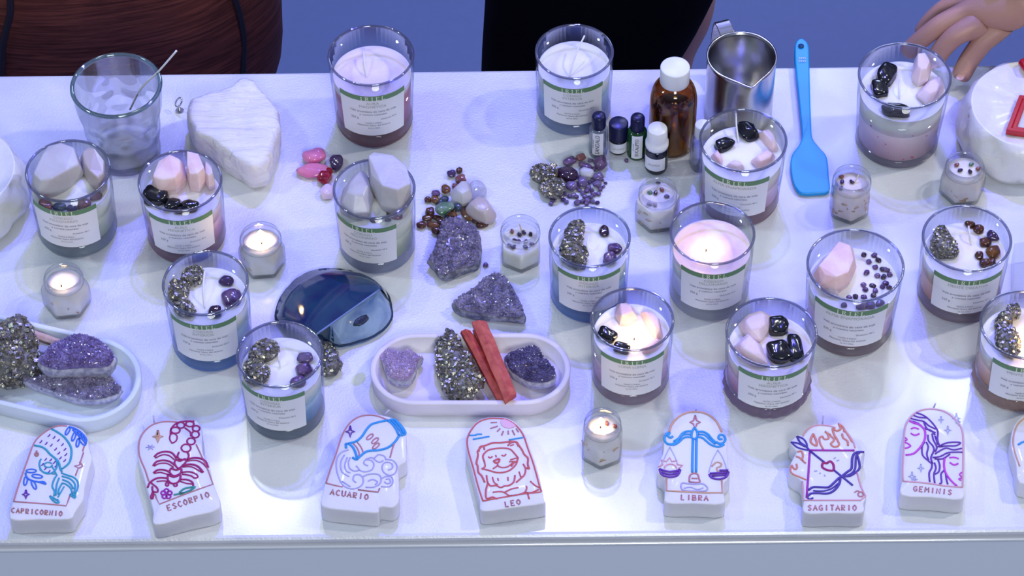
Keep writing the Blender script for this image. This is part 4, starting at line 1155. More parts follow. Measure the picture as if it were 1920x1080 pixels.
rough('smoky_quartz', SMOKEQ, O((780, 300), 4.695, [(430, 430), (470, 370), (540, 322), (630, 350), (670, 420), (715, 480), (690, 520), (620, 548), (530, 520), (450, 470)]), .018, 'beige smoky quartz right of the brown stones', seed=6)

def druse(name, outl, h, label, seed, mat, n=300, rock=ROCK, z=0, lo=.0022, hi=.0048, edge=.93):
    base, top = druse_parts(outl, z, h, seed, n, lo, hi, edge)
    c = sum(base.v, Vector()) / len(base.v)
    root = thing(name, (c.x, c.y, TZ + z), label, 'crystal cluster')
    base.build('rock_base', rock, root); top.build('crystal_crust', mat, root)
    return root
druse('amethyst_cluster', O((780, 300), 4.695, [(98, 900), (160, 800), (200, 660), (230, 545), (300, 520), (375, 505), (450, 540), (520, 590), (560, 660), (575, 760), (560, 930), (480, 965), (380, 1000), (250, 1050), (190, 1020), (160, 950)]), .017,
      'large upright grey-violet amethyst cluster, below the brown stones', 11, AMCR, 420, ROCK)
druse('amethyst_cluster', [(846, 572), (872, 555), (900, 530), (925, 513), (942, 516), (958, 535), (972, 560), (985, 590), (987, 600), (960, 600), (925, 597), (890, 592), (862, 586)], .016,
      'triangular grey-violet amethyst cluster, above the sandalwood sticks', 12, AMCR, 380, ROCK)
stone('amethyst_chip', AMET, 910.5, 497, 10, 8, 20, 'lone purple chip lying between the two grey amethyst clusters', 'stone chip')

# ------------------------------------------------------------ purple pile
def O7(x, y): return (980 + x / 9.0, 280 + y / 9.0)
def pyr(outl, h, label, seed, z=0, n=260, lo=.0016, hi=.0038):
    mb = pyrite_mb(outl, z, h, seed, n, lo, hi)
    c = sum(mb.v, Vector()) / len(mb.v)
    return tag(mb.build('pyrite_stone', [PYRD, PYR], origin=(c.x, c.y, TZ + z)), label, 'stone')
pyr([O7(*p) for p in ((125, 370), (160, 300), (240, 265), (400, 290), (560, 320), (600, 390), (540, 500), (400, 540), (260, 530), (150, 460))], .016, 'golden pyrite lump at the left end of the purple pile', 21, n=300, lo=.0014, hi=.0032)
pyr([O7(*p) for p in ((290, 600), (360, 540), (520, 520), (680, 530), (700, 620), (660, 740), (560, 800), (420, 770), (310, 700))], .014, 'grey pyrite lump below the golden one, at the purple pile', 22, n=260, lo=.0014, hi=.0030)
for x, y, w_, h_, ro, m_, l_ in [(740, 425, 350, 240, -15, AMETD, 'large very dark oval stone against the golden pyrite'), (1315, 230, 230, 210, 0, AMET, 'round purple stone below the SANDALO vial'),
                                 (800, 200, 270, 130, 28, AMET, 'long banded purple stone at the top of the pile'), (980, 130, 170, 120, 20, REDBR, 'reddish-purple stone at the very top of the pile'),
                                 (1060, 285, 240, 110, -25, AMET, 'dark flat amethyst on top of the pile, left of the round one'), (1080, 400, 280, 160, -25, CLEARQ, 'milky white stone in the middle of the purple pile'),
                                 (1270, 470, 180, 150, 30, AMETL, 'pale violet stone at the right side of the purple pile'), (830, 620, 200, 150, 0, AMETL, 'pale violet stone under the big dark oval'),
                                 (1010, 550, 170, 170, 0, AMETL, 'pale violet stone at the centre bottom of the pile'), (1260, 590, 170, 110, 0, AMETL, 'low pale violet stone at the lower right of the pile')]:
    px, py = O7(x, y)
    stone('amethyst_stone', m_, px, py, w_ / 9, h_ / 9, ro, l_, z=.001)
chips = [(1140, 190, 90), (1200, 330, 90), (1350, 520, 60), (1400, 570, 60), (1365, 630, 60), (1310, 670, 90), (1280, 750, 90), (1200, 760, 100), (1165, 800, 80), (1170, 700, 90), (1110, 640, 90), (1080, 700, 100), (1010, 740, 90), (960, 690, 80), (1050, 800, 90), (1110, 820, 90),
         (1090, 860, 100), (1000, 880, 90), (920, 900, 120), (1080, 915, 90), (1180, 880, 90), (1260, 900, 80), (720, 750, 80), (790, 790, 80), (860, 780, 110), (910, 800, 80), (650, 800, 80), (690, 850, 80), (735, 890, 90), (505, 860, 90), (480, 920, 80), (640, 740, 80), (960, 470, 90), (1130, 560, 80), (1180, 520, 80), (930, 640, 80)]
for i, (x, y, d) in enumerate(chips):
    px, py = O7(x, y)
    stone('amethyst_chip', [AMETL, AMET, AMETL, DKPURP, AMETL, AMET][i % 6], px, py, d / 9, d / 9 * .75, (i * 53) % 180, 'small amethyst chip scattered in the purple pile by the bottles', 'stone chip', 'small amethyst chips in the purple pile', seed=i)
stone('amethyst_chip', AMET, 1174.5, 301, 8, 7, 0, 'lone tiny chip between the EUCALIPTO vial and the navy-capped bottle', 'stone chip')

# ------------------------------------------------------------ trays
def tray(label, c0, c1, R_, h, colr):
    """stadium-shaped tray between two end centres"""
    c = (c0 + c1) / 2; d = (c1 - c0); L = d.length / 2; d.normalize(); e = Vector((-d.y, d.x, 0))
    root = thing('oval_tray', (c.x, c.y, TZ), label, 'tray')
    def ring(r, z, n=32):
        out = []
        for s, a0 in ((1, -pi / 2), (-1, pi / 2)):
            for k in range(n + 1):
                a = a0 + pi * k / n
                out.append(Vector((c.x, c.y, TZ + z)) + d * (s * L + r * cos(a)) + e * (r * sin(a)))
        return out
    mb = MB()
    mb.rings([ring(R_ * .955, 0), ring(R_ * .975, .001), ring(R_, h * .96), ring(R_ - .0006, h), ring(R_ - .0048, h), ring(R_ - .0055, h * .96), ring(R_ - .0095, .0062), ring(R_ - .012, .0055)])
    mb.build('tray_body', pbr('tray_plaster_%d' % int(colr[0] * 100), colr, .45, bump=.3, bscale=90, var=.08, vscale=20), root)
tray('oval pinkish white tray holding pyrite, sandalwood and two amethysts, in the centre', at(781, 693, .017), at(983, 693, .017), .0375 + .0055, .019, (.78, .72, .78))
tray('oval pale blue-white tray holding pyrite and two purple amethysts, at the left edge', at(-85, 655, .017), at(163, 713, .017), .0505, .019, (.70, .77, .84))
ZT = .0062
druse('amethyst_cluster', [(712, 672), (716, 660), (730, 656), (742, 663), (758, 664), (770, 658), (782, 668), (795, 672), (784, 684), (780, 702), (768, 718), (748, 720), (728, 712), (722, 694)], .018,
      'small pale lilac amethyst with grey lip, at the left end of the central tray', 31, AMCRP, 220, ROCKW, ZT, .0018, .0036)
druse('amethyst_cluster', [(945, 672), (960, 662), (980, 658), (993, 652), (1008, 656), (1022, 676), (1040, 694), (1042, 716), (1020, 724), (994, 722), (972, 712), (950, 694)], .018,
      'dark violet amethyst at the right end of the central tray', 32, AMCRD, 300, ROCKW, ZT, .0020, .0040)
pyr([(820, 648), (830, 628), (844, 620), (856, 630), (866, 652), (882, 678), (902, 708), (908, 716), (894, 728), (884, 742), (864, 750), (844, 744), (832, 722), (822, 700), (820, 672)], .022, 'large speckled pyrite leaning by the red sticks on the central tray', 33, ZT, 620, .0014, .0034)
pyr([(604, 650), (618, 645), (632, 664), (638, 684), (626, 700), (606, 704), (596, 680)], .015, 'small pyrite half hidden behind the jar nearest the front left, by the agate', 34, 0, 160, .0014, .0030)
pyr([(-40, 640), (0, 618), (38, 608), (60, 616), (64, 640), (80, 668), (78, 690), (52, 706), (10, 714), (-40, 712)], .036, 'big golden pyrite block on the left tray, cut by the left edge', 35, ZT, 620, .0018, .0044)
druse('amethyst_cluster', O((0, 590), 4.5, [(322, 440), (380, 350), (450, 270), (560, 215), (650, 190), (740, 220), (860, 265), (940, 320), (985, 370), (980, 420), (930, 470), (760, 485), (560, 495), (420, 490)]), .026,
      'upper bright violet half-dome amethyst on the left tray', 36, AMCR2, 420, ROCKW, ZT + .012)
druse('amethyst_cluster', O((0, 590), 4.5, [(175, 550), (300, 530), (400, 505), (560, 500), (760, 500), (920, 510), (990, 580), (1045, 625), (1030, 665), (960, 700), (860, 735), (700, 735), (520, 690), (350, 630), (230, 590)]), .016,
      'lower dusky violet amethyst slice under the bright one, on the left tray', 37, AMCR, 380, ROCKW, ZT, edge=.95)
def stick(pts, w, mat, label, name='wood_stick', z0=0, z1=0, wt=1.0):
    a = at(*pts[0], z0); b = at(*pts[1], z1)
    d = (b - a); L = d.length; d.normalize(); u = d.cross(Vector((0, 0, 1))).normalized(); v = u.cross(d)
    rnd = random.Random(int(pts[0][0])); rings = []
    sh = [(-1, -.8), (.9, -1), (1.05, .5), (.1, 1.05), (-.95, .55)]
    for i in range(9):
        t = i / 8
        rings.append([a + d * (L * t + (x * w * .6 * (1 if i == 8 else -1 if i == 0 else 0)) * rnd.uniform(.3, 1)) + u * (x * w * (wt + (1 - wt) * t) * rnd.uniform(.92, 1.06)) + v * (y * w * .8 * rnd.uniform(.92, 1.06)) for x, y in sh])
    mb = MB(); mb.rings(rings, smooth=False)
    c = (a + b) / 2
    return tag(mb.build(name, mat, origin=(c.x, c.y, min(a.z, b.z) - w), bevel=.0004), label, 'wood stick')
SAND = pbr('red_sandalwood', (0.52, .075, .05), .55, col2=(.36, .03, .03), vscale=110, bump=.7, bscale=160)
SANDP = pbr('pink_sandalwood', (0.58, .12, .08), .55, col2=(.44, .06, .05), vscale=110, bump=.7, bscale=160)
stick([(873, 622), (946, 752)], .0062, SAND, 'left red sandalwood stick, crossing the central tray', z0=.026, z1=ZT + .0062, wt=.7)
stick([(899, 606), (958, 748)], .0068, SANDP, 'right and longest red sandalwood stick on the central tray', z0=.030, z1=ZT + .016)
stick([(893, 622), (928, 690)], .0048, SAND, 'short red sandalwood splinter wedged between the two longer sticks', z0=.022, z1=ZT + .012, wt=.6)
stick([(52, 623), (122, 648)], .0040, pbr('pale_wood', (.52, .34, .26), .6, col2=(.62, .44, .38), vscale=80), 'pale wooden stick lying behind the pyrite on the left tray', z0=.022, z1=.020)

# ------------------------------------------------------------ blue agate half
def agate():
    out = [(519, 600), (522, 572), (536, 546), (560, 522), (590, 509), (625, 506), (662, 511), (695, 524), (714, 540), (728, 556), (733, 580), (734, 594), (724, 612), (700, 630), (672, 640), (640, 648), (615, 641), (600, 630), (575, 626), (545, 615)]
    P = resample(smooth_line([at(x, y, .004) for x, y in out], 3, True)[:-1], 64)
    A = at(712, 543, .030); B = at(592, 628, .034); A2 = A; B2 = B
    c = sum(P, Vector()) / len(P)
    root = thing('agate_slab', (c.x, c.y, TZ), 'large polished blue agate half, dark navy face and lighter cut face with a hole', 'agate')
    rd = (B - A); rd.z = 0; rd.normalize(); nl = Vector((-rd.y, rd.x, 0))
    side = lambda p: (p - A).dot(nl)
    lo = [Vector((p.x, p.y, TZ)) for p in P]
    c2 = lambda p, s: Vector((c.x + (p.x - c.x) * s, c.y + (p.y - c.y) * s, p.z))
    ring = [c2(p, 1.0) for p in lo]
    def hgt(p):
        t = max(0, min(1, (p - A).dot(rd) / (B - A).length))
        return A.lerp(B, t)
    def face(p, t, dark):
        q = hgt(p)
        r_ = p.lerp(q, t)
        if dark: r_.z = TZ + .006 + (q.z - TZ - .006) * sin(t * pi / 2)
        else: r_.z = TZ + .006 + (q.z - TZ - .006) * t
        return r_
    for dark in (True, False):
        pp = [p for p in ring]
        idx = [i for i, p in enumerate(pp) if (side(p) > 0) == (side(c2(Vector(at(560, 560, 0)), 1)) > 0)] if dark else [i for i, p in enumerate(pp) if (side(p) > 0) != (side(Vector(at(560, 560, 0))) > 0)]
        n = len(pp)
        st = [i for i in idx if (i - 1) % n not in idx][0]
        seq = [pp[(st + k) % n] for k in range(len(idx))]
        # share the border between the faces
        seq = [pp[(st - 1) % n]] + seq if dark else seq + [pp[(st + len(idx)) % n]]
        if not dark: seq = [pp[(st - 1) % n]] + seq
        else: seq = seq + [pp[(st + len(idx)) % n]]
        rows = [[Vector((p.x, p.y, TZ)) for p in seq], [Vector((p.x, p.y, TZ + .006)) for p in seq]]
        for t in (.2, .4, .6, .8, 1.0): rows.append([face(Vector((p.x, p.y, TZ + .006)), t, dark) for p in seq])
        mb = MB(); mb.rings(rows, False, False, False)
        if dark:
            m = pbr('navy_agate', (0.006, .020, .10), .09, coat=.6, col2=(.012, .055, .12), vscale=26)
        else:
            m, nt, p_ = nodes_of('banded_agate')
            tc = nt.nodes.new('ShaderNodeTexCoord'); w = nt.nodes.new('ShaderNodeTexNoise'); w.inputs['Scale'].default_value = 38; w.inputs['Detail'].default_value = 4; w.inputs['Distortion'].default_value = .8
            r = nt.nodes.new('ShaderNodeValToRGB'); el = r.color_ramp.elements; el[0].position = .32; el[0].color = (.07, .15, .32, 1); el[1].position = .68; el[1].color = (.30, .42, .56, 1)
            nt.links.new(tc.outputs['Object'], w.inputs['Vector']); nt.links.new(w.outputs['Fac'], r.inputs[0]); nt.links.new(r.outputs[0], p_.inputs['Base Color'])
            p_.inputs['Roughness'].default_value = .12; p_.inputs['Coat Weight'].default_value = .6
        mb.build('domed_face' if dark else 'cut_face', m, root)
    # pale band along the ridge, rough rim, crystal hole
    mb = MB(); tube(mb, [A + (B - A) * t for t in [k / 12 for k in range(13)]], .0010, 8); mb.build('ridge_band', pbr('pale_agate_band', (.12, .20, .38), .2, coat=.5), root)
    mb = MB(); tube(mb, [Vector((p.x, p.y, TZ + .004 + .001 * noise.noise(p * 200))) for p in ring] + [ring[0] + Vector((0, 0, .004))], .0016, 6); mb.build('rough_rind', pbr('agate_rind', (.01, .03, .08), .7), root)
    hc = None
    p = at(677, 601, .018)
    # the hole sits in the cut face: drop its centre on that face
    q = hgt(p); tt = .55
    edge = min(ring, key=lambda e: (hgt(e) - q).length + (0 if side(e) * side(Vector(at(677, 601, 0))) > 0 else 9))
    nf = (hgt(edge) - edge).cross(rd).normalized()
    if nf.z < 0: nf = -nf
    base = Vector((edge.x, edge.y, TZ + .006))
    hp = at_plane(677, 601, base, nf)
    u = rd; v = nf.cross(u).normalized()
    mb = MB(); N = 24
    def el_(s, o): return [hp + u * cos(2 * pi * k / N + .0) * .0075 * s * (1 + .1 * sin(5 * k)) + v * sin(2 * pi * k / N) * .0052 * s + nf * o for k in range(N)]
    mb.rings([el_(1.1, -.001), el_(1.12, .0006), el_(1.0, .0010), el_(.8, .0001), el_(.4, -.0002)])
    mb.build('crystal_hole', pbr('dark_vug', (.01, .025, .05), .3, coat=.3, bump=1, bscale=400), root)
agate()

def acrylic():
    q = [at(x, y, .03) for x, y in ((1902, 456), (1995, 440), (1995, 515), (1902, 523))]
    c = sum(q, Vector()) / 4
    mb = MB(); mb.rings([[Vector((p.x, p.y, TZ)) for p in q], [Vector((p.x, p.y, TZ + .03)) for p in q]], smooth=False)
    o = mb.build('acrylic_block', glass('acrylic', (.93, .94, .98), (.55, .57, .75), gloss=.04), origin=(c.x, c.y, TZ), bevel=.001)
    tag(o, 'clear acrylic block at the right edge, beside the jar of round brown stones', 'block')
acrylic()

# ------------------------------------------------------------ zodiac candles
ZH = 0.021
ZWAX = pbr('zodiac_wax', (0.74, 0.73, 0.78), 0.40, sss=.35, sssr=.010, bump=.35, bscale=140, coat=.1)
INKS = {k: pbr('wax_paint_' + k, v, .45) for k, v in dict(
    clay=(0.50, 0.20, 0.22), brown=(0.42, 0.17, 0.15), teal=(0.02, 0.33, 0.46), blue=(0.03, 0.16, 0.70), sky=(0.02, 0.30, 0.72), crimson=(0.34, 0.0, 0.12), plum=(0.36, 0.01, 0.34),
    green=(0.03, 0.28, 0.22), violet=(0.13, 0.03, 0.36), navy=(0.06, 0.03, 0.30), magenta=(0.58, 0.05, 0.58), orange=(0.66, 0.22, 0.14), red=(0.60, 0.10, 0.10), rose=(0.70, 0.34, 0.40), lilac=(0.42, 0.40, 0.72), silver=(0.46, 0.48, 0.66), tan=(0.62, 0.34, 0.20), pinkfill=(0.74, 0.42, 0.46)).items()}
FONT = {'A': [[(0, 0), (.5, 1), (1, 0)], [(.2, .38), (.8, .38)]], 'B': [[(0, 0), (0, 1), (.7, .95), (.75, .6), (0, .52), (.85, .42), (.85, .08), (0, 0)]], 'C': [[(.9, .85), (.5, 1), (.1, .7), (.1, .3), (.5, 0), (.9, .15)]],
        'E': [[(.9, 1), (.1, 1), (.1, 0), (.9, 0)], [(.1, .5), (.7, .5)]], 'G': [[(.9, .85), (.5, 1), (.1, .7), (.1, .3), (.5, 0), (.9, .15), (.9, .45), (.55, .45)]], 'I': [[(.5, 0), (.5, 1)]],
        'L': [[(.1, 1), (.1, 0), (.8, 0)]], 'M': [[(0, 0), (.1, 1), (.5, .4), (.9, 1), (1, 0)]], 'N': [[(.05, 0), (.05, 1), (.9, 0), (.9, 1)]], 'O': [[(.5, 1), (.1, .7), (.1, .3), (.5, 0), (.9, .3), (.9, .7), (.5, 1)]],
        'P': [[(.1, 0), (.1, 1), (.8, .92), (.8, .55), (.1, .48)]], 'Q': [[(.5, 1), (.1, .7), (.1, .3), (.5, 0), (.9, .3), (.9, .7), (.5, 1)], [(.55, .25), (.95, -.1)]], 'R': [[(.1, 0), (.1, 1), (.8, .92), (.8, .55), (.1, .48), (.85, 0)]],
        'S': [[(.9, .85), (.5, 1), (.12, .78), (.5, .52), (.88, .26), (.5, 0), (.1, .15)]], 'T': [[(0, 1), (1, 1)], [(.5, 1), (.5, 0)]], 'U': [[(.05, 1), (.1, .2), (.5, 0), (.9, .2), (.95, 1)]]}
def circ(x, y, r, ry=None, n=14, a0=0, a1=360):
    ry = ry or r
    return [(x + r * cos(radians(a0 + (a1 - a0) * k / n)), y + ry * sin(radians(a0 + (a1 - a0) * k / n))) for k in range(n + 1)]
def star4(x, y, r, q=.32):
    return [(x + (r if k % 2 == 0 else r * q) * sin(k * pi / 4), y - (r * 1.3 if k % 2 == 0 else r * q) * cos(k * pi / 4)) for k in range(9)]
def zodiac(label, o, s, outline, strokes, text=None, wick=None, fills=()):
    P = lambda pt, z: at(o[0] + pt[0] / s, o[1] + pt[1] / s, z)
    out = [P(p, ZH) for p in outline]
    ring = resample(smooth_line(out, 3, True)[:-1], 110)
    c = sum(ring, Vector()) / len(ring)
    root = thing('zodiac_candle', (c.x, c.y, TZ), label, 'candle', 'zodiac relief candles in the front row')
    mb = MB()
    def lv(k, z): return [Vector((c.x + (p.x - c.x) * k, c.y + (p.y - c.y) * k, TZ + z)) for p in ring]
    mb.rings([lv(1.0, 0), lv(1.005, .002), lv(1.0, ZH - .0015), lv(.992, ZH - .0004), lv(.97, ZH), lv(.5, ZH)])
    mb.build('wax_slab', ZWAX, root)
    byc = {}
    for st in strokes:
        nm, colr, pts = st[:3]
        wd = (st[3] if len(st) > 3 else .00085) * .84
        byc.setdefault((nm, colr), []).append((pts, wd, len(st) > 4 and st[4] == 'straight'))
    for (nm, colr), lst in byc.items():
        mb = MB()
        for pts, wd, straight in lst:
            w3 = [P(p, ZH + .0003) for p in pts]
            if len(w3) > 2 and not straight: w3 = smooth_line(w3, 3)
            tube(mb, w3, wd, 6, flat=.7)
        mb.build(nm, INKS[colr], root)
    for nm, colr, pts in fills:
        mb = MB(); w3 = [P(p, ZH) for p in pts]; mb.rings([w3, [p + Vector((0, 0, .0006)) for p in w3]], smooth=False); mb.build(nm, INKS[colr], root)
    if text:
        (word, colr, p0, p1, hh) = text
        mb = MB(); n = len(word)
        dx, dy = (p1[0] - p0[0]), (p1[1] - p0[1]); L = math.hypot(dx, dy); ux, uy = dx / L, dy / L
        adv = L / n; cw = adv * .68
        vx, vy = uy, -ux
        if vy > 0: vx, vy = -vx, -vy
        for i, ch in enumerate(word):
            for stq in FONT[ch]:
                pts = [(p0[0] + ux * (adv * i + x * cw) + vx * y * hh, p0[1] + uy * (adv * i + x * cw) + vy * y * hh) for x, y in stq]
                tube(mb, [P(p, ZH + .0002) for p in pts], .00068, 6, flat=.8)
        mb.build('lettering', INKS[colr], root)
    if wick:
        a, b = wick
        pa = P(a, ZH - .006); pb = P(b, ZH * .4)
        mb = MB(); tube(mb, [P(a, ZH * .45), (P(a, ZH * .45) + P(b, ZH * .5)) / 2, P(b, ZH * .55)], .0008, 7); mb.build('wick', pbr('thin_wick', (.55, .50, .62), .8), root)
    return root

S1 = 4.695
fr = 'arch_border'
st = [(fr, 'clay', [(120, 752), (160, 620), (205, 490), (245, 380), (295, 245), (350, 175), (440, 112), (520, 86), (590, 88)]), (fr, 'clay', [(740, 268), (728, 310)]), (fr, 'clay', [(735, 320), (716, 380), (700, 430), (655, 440), (690, 455), (664, 525)], .0008, 'straight'), (fr, 'clay', [(700, 405), (728, 440), (695, 458)]),
      (fr, 'clay', [(615, 700), (600, 745), (583, 790), (400, 772), (250, 762), (120, 752)], .0008, 'straight'),
      ('fish_outline', 'teal', [(455, 113), (520, 150), (575, 195), (618, 260), (630, 320), (615, 400), (580, 440), (545, 465)], .0012), ('fish_outline', 'teal', [(302, 258), (370, 272), (410, 300), (440, 335), (490, 375), (518, 410), (530, 460), (545, 490)], .0012),
      ('fish_outline', 'teal', circ(425, 425, 78, 82, 18, -60, 215)[::-1], .0010), ('fish_outline', 'teal', [(350, 470), (390, 495), (440, 505), (485, 510)]), ('fish_outline', 'teal', circ(425, 430, 35, 22, 12, 0, 330)), ('fish_outline', 'teal', [(455, 440), (480, 480), (500, 520)]),
      ('fish_tail', 'teal', [(500, 520), (475, 560), (460, 620), (480, 660), (475, 705)], .0010), ('fish_tail', 'teal', [(520, 545), (500, 600), (495, 640), (490, 700)], .0010), ('fish_tail', 'teal', [(548, 590), (520, 640), (512, 690)], .0010), ('fish_tail', 'teal', [(565, 620), (530, 680), (510, 715)]),
      ('fish_tail', 'teal', [(440, 705), (460, 735), (490, 760), (518, 762), (505, 735)], .0011), ('fish_tail', 'teal', [(440, 705), (470, 720), (500, 740)], .0011),
      ('fish_tail', 'teal', [(540, 500), (590, 520), (650, 540), (685, 580), (685, 630), (662, 690)], .0010), ('fish_tail', 'teal', [(545, 530), (600, 545), (640, 570), (662, 610), (655, 660), (645, 700)], .0010), ('fish_tail', 'teal', [(550, 560), (600, 580), (630, 610), (645, 640)], .0010), ('fish_tail', 'teal', [(548, 590), (590, 605), (625, 640), (635, 680)], .0010), ('fish_tail', 'teal', [(615, 690), (660, 722), (655, 692), (615, 690)], .0011)]
for x, y in [(430, 170), (475, 187), (512, 212), (548, 250), (358, 225), (405, 240), (450, 255), (488, 290), (570, 292), (515, 325), (578, 338), (568, 390), (530, 368), (400, 380), (445, 385), (475, 408), (490, 438), (372, 425), (397, 462), (430, 487)]:
    st.append(('fish_scales', 'violet', [(x - 10, y + 10), (x + 2, y + 4), (x + 10, y - 10)], .0007))
for cx_, cy_, r_, rot_ in [(275, 483, 44, 0), (328, 530, 46, 8), (225, 570, 40, 100), (298, 605, 42, 65)]:
    st.append(('leafy_sprig', 'blue', [(cx_ + r_ * cos(t) * cos(radians(rot_)) - 15 * sin(t) * sin(radians(rot_)), cy_ + r_ * cos(t) * sin(radians(rot_)) + 15 * sin(t) * cos(radians(rot_))) for t in [2 * pi * k / 12 for k in range(13)]], .0009))
st += [('leafy_sprig', 'blue', [(225, 500), (235, 540), (285, 570), (340, 580), (405, 600)], .0011), ('leafy_sprig', 'blue', [(345, 580), (385, 578), (405, 600)], .0010)]
for cx_, cy_, r_, rot_ in [(597, 130, 40, 118), (650, 180, 42, 110), (685, 235, 38, 100), (725, 225, 42, 50), (740, 190, 40, 60), (690, 140, 50, 35), (705, 165, 40, 60)]:
    st.append(('dense_sprig', 'blue', [(cx_ + r_ * cos(t) * cos(radians(rot_)) - 13 * sin(t) * sin(radians(rot_)), cy_ + r_ * cos(t) * sin(radians(rot_)) + 13 * sin(t) * cos(radians(rot_))) for t in [2 * pi * k / 12 for k in range(13)]], .0009))
st += [('dense_sprig', 'blue', [(610, 96), (660, 110), (710, 145), (750, 190), (755, 245)], .0012), ('dense_sprig', 'blue', [(640, 120), (690, 170), (735, 215)], .0010),
       ('little_star', 'violet', star4(228, 690, 30, .4), .0010, 'straight'), ('little_fruit', 'brown', circ(322, 337, 13, 14, 8), .0011), ('little_fruit', 'brown', [(322, 322), (322, 305)])]
zodiac('front-row relief candle lettered CAPRICORNIO with a teal curled fish tail', (0, 780), S1,
       [(90, 905), (118, 745), (180, 560), (240, 370), (290, 240), (350, 165), (440, 102), (520, 74), (620, 78), (700, 105), (755, 150), (775, 220), (790, 300), (812, 370), (790, 450), (768, 540), (745, 640), (735, 730), (690, 800), (650, 862), (610, 905), (330, 908)],
       st, ('CAPRICORNIO', 'brown', (100, 850), (560, 882), 42))

# scorpion
st = [(fr, 'clay', [(415, 95), (300, 92), (200, 122), (130, 185), (95, 260), (92, 350), (110, 420), (145, 500), (175, 595)]), (fr, 'clay', [(575, 285), (630, 400), (675, 500), (718, 620), (600, 660), (480, 705), (265, 788), (240, 740), (230, 705)], .0008, 'straight'),
      ('gold_star', 'tan', star4(252, 218, 38), .0014, 'straight'), ('gold_star', 'tan', star4(252, 218, 24), .0014, 'straight'), ('tail', 'crimson', [(372, 275), (352, 240), (360, 200), (395, 195), (415, 220), (405, 255), (372, 275)])]
for x, y, rx, ry in [(445, 122, 32, 25), (522, 112, 34, 22), (400, 165, 38, 26), (575, 150, 30, 24), (568, 200, 32, 28), (532, 258, 34, 28), (490, 315, 40, 32)]:
    st.append(('tail', 'crimson', circ(x, y, rx, ry), .0010))
st += [('tail', 'crimson', [(358, 200), (365, 150), (410, 105), (480, 88), (560, 88)], .0010), ('tail', 'crimson', [(480, 145), (525, 180), (530, 215)], .0010),
       ('body_segments', 'crimson', [(430, 350), (418, 385), (440, 410), (500, 410), (512, 375), (500, 350)], .0011), ('body_segments', 'crimson', [(405, 410), (392, 440), (415, 480), (440, 480), (490, 430), (480, 405), (440, 425), (405, 410)], .0011),
       ('body_segments', 'crimson', [(365, 485), (350, 515), (385, 550), (440, 530), (450, 490), (405, 500), (365, 485)], .0012), ('body_segments', 'crimson', [(338, 540), (335, 580), (365, 612), (410, 610), (438, 580), (440, 540), (390, 560), (338, 540)], .0012),
       ('legs', 'crimson', [(222, 390), (250, 362), (310, 345), (370, 355), (408, 400)], .0012), ('legs', 'crimson', [(230, 400), (290, 372), (345, 378), (390, 412)]),
       ('legs', 'crimson', [(212, 465), (240, 430), (300, 418), (355, 430), (395, 460)], .0012), ('legs', 'crimson', [(222, 468), (262, 446), (330, 445), (385, 478)]),
       ('legs', 'crimson', [(215, 525), (250, 500), (310, 500), (352, 520)], .0012), ('legs', 'crimson', [(222, 530), (270, 520), (310, 530), (350, 540)]),
       ('legs', 'crimson', [(180, 610), (220, 580), (270, 565), (335, 570)], .0012), ('legs', 'crimson', [(240, 598), (290, 592), (335, 595)]),
       ('legs', 'crimson', [(495, 410), (560, 398), (620, 405), (655, 430), (675, 480)], .0013), ('legs', 'crimson', [(500, 425), (570, 418), (625, 440), (665, 480)]),
       ('legs', 'crimson', [(455, 462), (530, 452), (590, 470), (635, 520)], .0013), ('legs', 'crimson', [(460, 475), (530, 472), (580, 495), (625, 522)]),
       ('legs', 'crimson', [(455, 520), (520, 515), (575, 535), (588, 560), (560, 568), (530, 548), (455, 535)], .0010), ('legs', 'crimson', [(440, 580), (500, 582), (545, 605), (550, 645)], .0011), ('legs', 'crimson', [(440, 595), (490, 612), (540, 618)]),
       ('claws', 'crimson', [(165, 650), (185, 605), (210, 622), (245, 650), (250, 685), (210, 680), (205, 640)], .0011), ('claws', 'crimson', [(208, 690), (195, 730), (205, 742), (215, 700)], .0013), ('claws', 'crimson', circ(330, 620, 12, 15), .0010), ('claws', 'crimson', circ(400, 625, 14, 13), .0010),
       ('leaf', 'green', [(385, 710), (440, 700), (500, 690), (555, 650)], .0012), ('leaf', 'green', [(435, 690), (470, 660), (520, 648), (565, 642), (530, 670), (480, 690), (435, 705)], .0012), ('blue_star', 'lilac', [(150, 310), (225, 305)], .0007), ('blue_star', 'lilac', [(170, 290), (210, 328)], .0007), ('blue_star', 'lilac', [(205, 288), (172, 330)], .0007)]
for k in range(5):
    a = k * 2 * pi / 5 - pi / 2; st.append(('flower', 'plum', circ(325 + 28 * cos(a), 702 + 26 * sin(a), 19, 17, 9), .0010))
zodiac('front-row relief candle lettered ESCORPIO with a crimson scorpion', (240, 770), 4.5,
       [(230, 960), (215, 860), (185, 740), (150, 630), (120, 520), (85, 420), (75, 310), (95, 210), (150, 140), (230, 95), (330, 75), (480, 72), (570, 75), (615, 125), (628, 210), (625, 320), (650, 400), (690, 460), (700, 540), (730, 640), (775, 820), (520, 890)],
       st, ('ESCORPIO', 'brown', (338, 845), (705, 722), 46), ((222, 108), (215, 42)))

